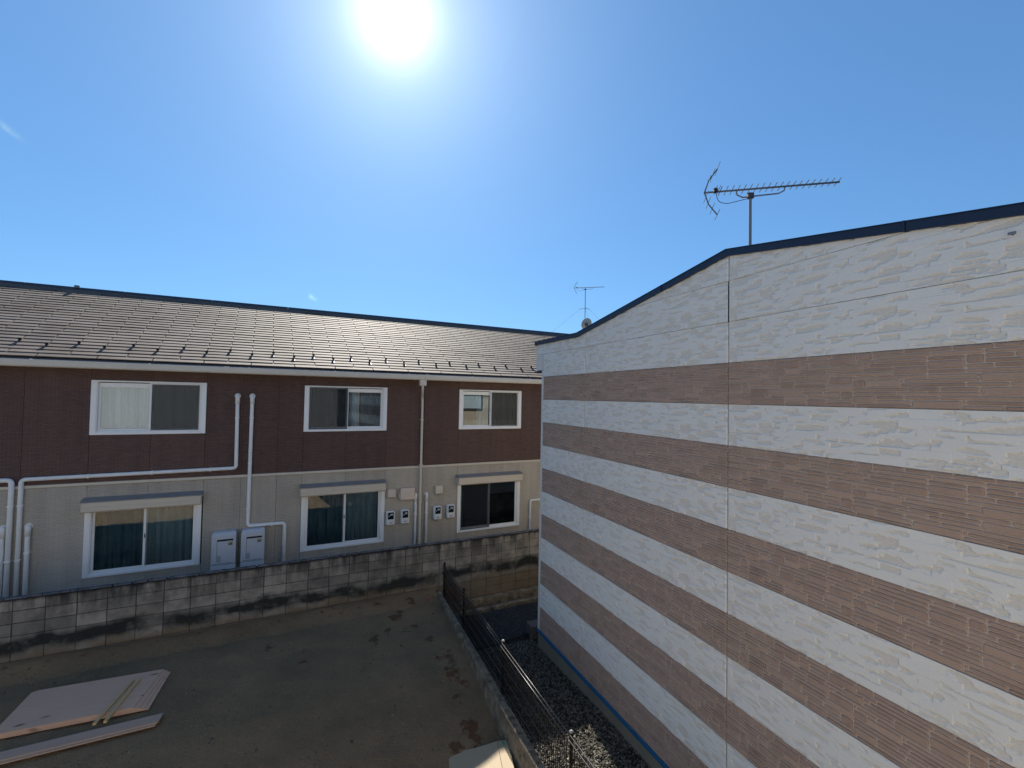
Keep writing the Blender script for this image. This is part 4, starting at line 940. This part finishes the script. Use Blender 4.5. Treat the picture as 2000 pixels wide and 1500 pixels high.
# ------------------------------------------------------------------ TIMBER ON THE LOT
def slab(name, pts, z, th, m, label, cat, group=None):
    cx_ = sum(p[0] for p in pts)/len(pts); cy_ = sum(p[1] for p in pts)/len(pts)
    o = MB().prism(pts, 'z', z, z+th).build(name, m, fr='L', org=(cx_, cy_, z)); return tag(o, label, cat, group)
zs = float(lot_z(np.array(-2.), np.array(9.)))+.012
GS = 'plywood sheets stacked on the dirt'
slab('plywood_sheet', [(-3.02, 8.60), (-1.345, 8.475), (-1.225, 9.435), (-2.86, 9.60)], zs, .013, M['ply'], 'bottom plywood sheet, showing as the outermost strip at the right end', 'plywood', GS)
slab('plywood_sheet', [(-3.02, 8.61), (-1.40, 8.49), (-1.258, 9.45), (-2.87, 9.60)], zs+.0132, .013, M['ply'], 'second lowest plywood sheet of the stack', 'plywood', GS)
slab('plywood_sheet', [(-3.02, 8.62), (-1.455, 8.505), (-1.285, 9.465), (-2.87, 9.605)], zs+.0264, .013, M['ply'], 'plywood sheet directly under the top one', 'plywood', GS)
slab('plywood_sheet', [(-3.03, 8.63), (-1.53, 8.52), (-1.32, 9.48), (-2.87, 9.61), (-2.94, 9.585)], zs+.0396, .014, M['ply'], 'top plywood sheet with dark knots and a clipped corner, battens lying on it', 'plywood', GS)
zt = zs+.0537
def batten(p, q, label, z):
    a = Vector((*p, 0)); b = Vector((*q, 0)); d = (b-a).normalized(); n_ = Vector((-d.y, d.x, 0))*.018
    o = MB().prism([(a+n_)[:2], (b+n_)[:2], (b-n_)[:2], (a-n_)[:2]], 'z', z, z+.03).build('batten', M['batten'], fr='L', org=((p[0]+q[0])/2, (p[1]+q[1])/2, z)); return tag(o, label, 'batten', 'wood battens on the plywood')
batten((-1.685, 9.27), (-1.905, 8.30), 'left of the two yellow battens across the top plywood sheet', zt)
batten((-1.605, 9.28), (-1.79, 8.29), 'right of the two yellow battens across the top plywood sheet', zt)
slab('plank', [(-3.3, 8.02), (-1.20, 8.03), (-1.15, 8.22), (-3.3, 8.22)], zs-.008, .014, M['plyedge'], 'lower of two long planks lying in front of the plywood stack', 'plank', 'long planks')
slab('plank', [(-3.3, 8.07), (-1.17, 8.075), (-1.14, 8.265), (-3.3, 8.25)], zs+.0062, .014, M['plyedge'], 'upper of two long planks lying in front of the plywood stack', 'plank', 'long planks')
# bent pale board by the curb at the bottom edge
bb = thing('pale_board', 'L', (2.6, 5.5, -4.95), 'pale bent board half in sun beside the curb at the bottom edge', 'board')
m = MB(); P0, P1, Q0, Q1 = (2.355, 6.188), (2.987, 5.993), (1.89, 4.78), (2.54, 4.59); nn = 14
for j in range(9):
    for i in range(nn+1):
        u = i/nn; v = j/8
        x = (P0[0]+(P1[0]-P0[0])*u)*(1-v)+(Q0[0]+(Q1[0]-Q0[0])*u)*v; y = (P0[1]+(P1[1]-P0[1])*u)*(1-v)+(Q0[1]+(Q1[1]-Q0[1])*u)*v
        z = -4.845+.085*u*u
        m.v.append((x, y, z)); m.t.append(.5)
N_ = len(m.v)
m.v += [(x, y, z-.012) for x, y, z in m.v[:N_]]; m.t += [.5]*N_
W_ = nn+1
m.f = [(j*W_+i, (j+1)*W_+i, (j+1)*W_+i+1, j*W_+i+1) for j in range(8) for i in range(nn)]+[(N_+j*W_+i, N_+j*W_+i+1, N_+(j+1)*W_+i+1, N_+(j+1)*W_+i) for j in range(8) for i in range(nn)]
m.f += [(i, i+1, N_+i+1, N_+i) for i in range(nn)]+[(j*W_, N_+j*W_, N_+(j+1)*W_, (j+1)*W_) for j in range(8)]+[(j*W_+nn, (j+1)*W_+nn, N_+(j+1)*W_+nn, N_+j*W_+nn) for j in range(8)]
m.build('main_sheet', M['card'], bb)
MB().prism([(2.992, 5.991), (3.131, 5.948), (2.688, 4.547), (2.546, 4.589)], 'z', -4.773, -4.76).build('side_flap', M['card'], bb)
MB().prism([(3.045, 5.959), (3.077, 5.948), (3.061, 5.88), (3.032, 5.887)], 'z', -4.7595, -4.7585).build('green_mark', M['green'], bb)
MB().prism([(2.8, 5.2), (2.95, 5.15), (2.76, 4.62), (2.6, 4.67)], 'z', -4.96, -4.79).build('under_board', M['card'], bb)
# small stones scattered on the dirt
sm = MB()
for i in range(1500):
    s = random.uniform(-3.6, 3.4); d = random.uniform(5.2, 10.3); x, y = conv('L', s, d, 'R')
    if x > 2.55 or (-3.1 < s < -1.1 and 7.9 < d < 9.7): continue
    r = random.uniform(.004, .009)*random.choice((1, 1, 1, 1.8)); z = float(lot_z(np.array(s), np.array(d)))
    sm.box(s-r, s+r*random.uniform(.6, 1), d-r, d+r*.8, z-.005, z+r*.7, 0, random.random())
tag(sm.build('dirt_clods', mat('dirt clods', (.24, .20, .14), .95, tone2=(.05, .04, .03), grain=.2), fr='L'), 'small clods and stones scattered over the dirt lot', 'clods', kind='stuff')
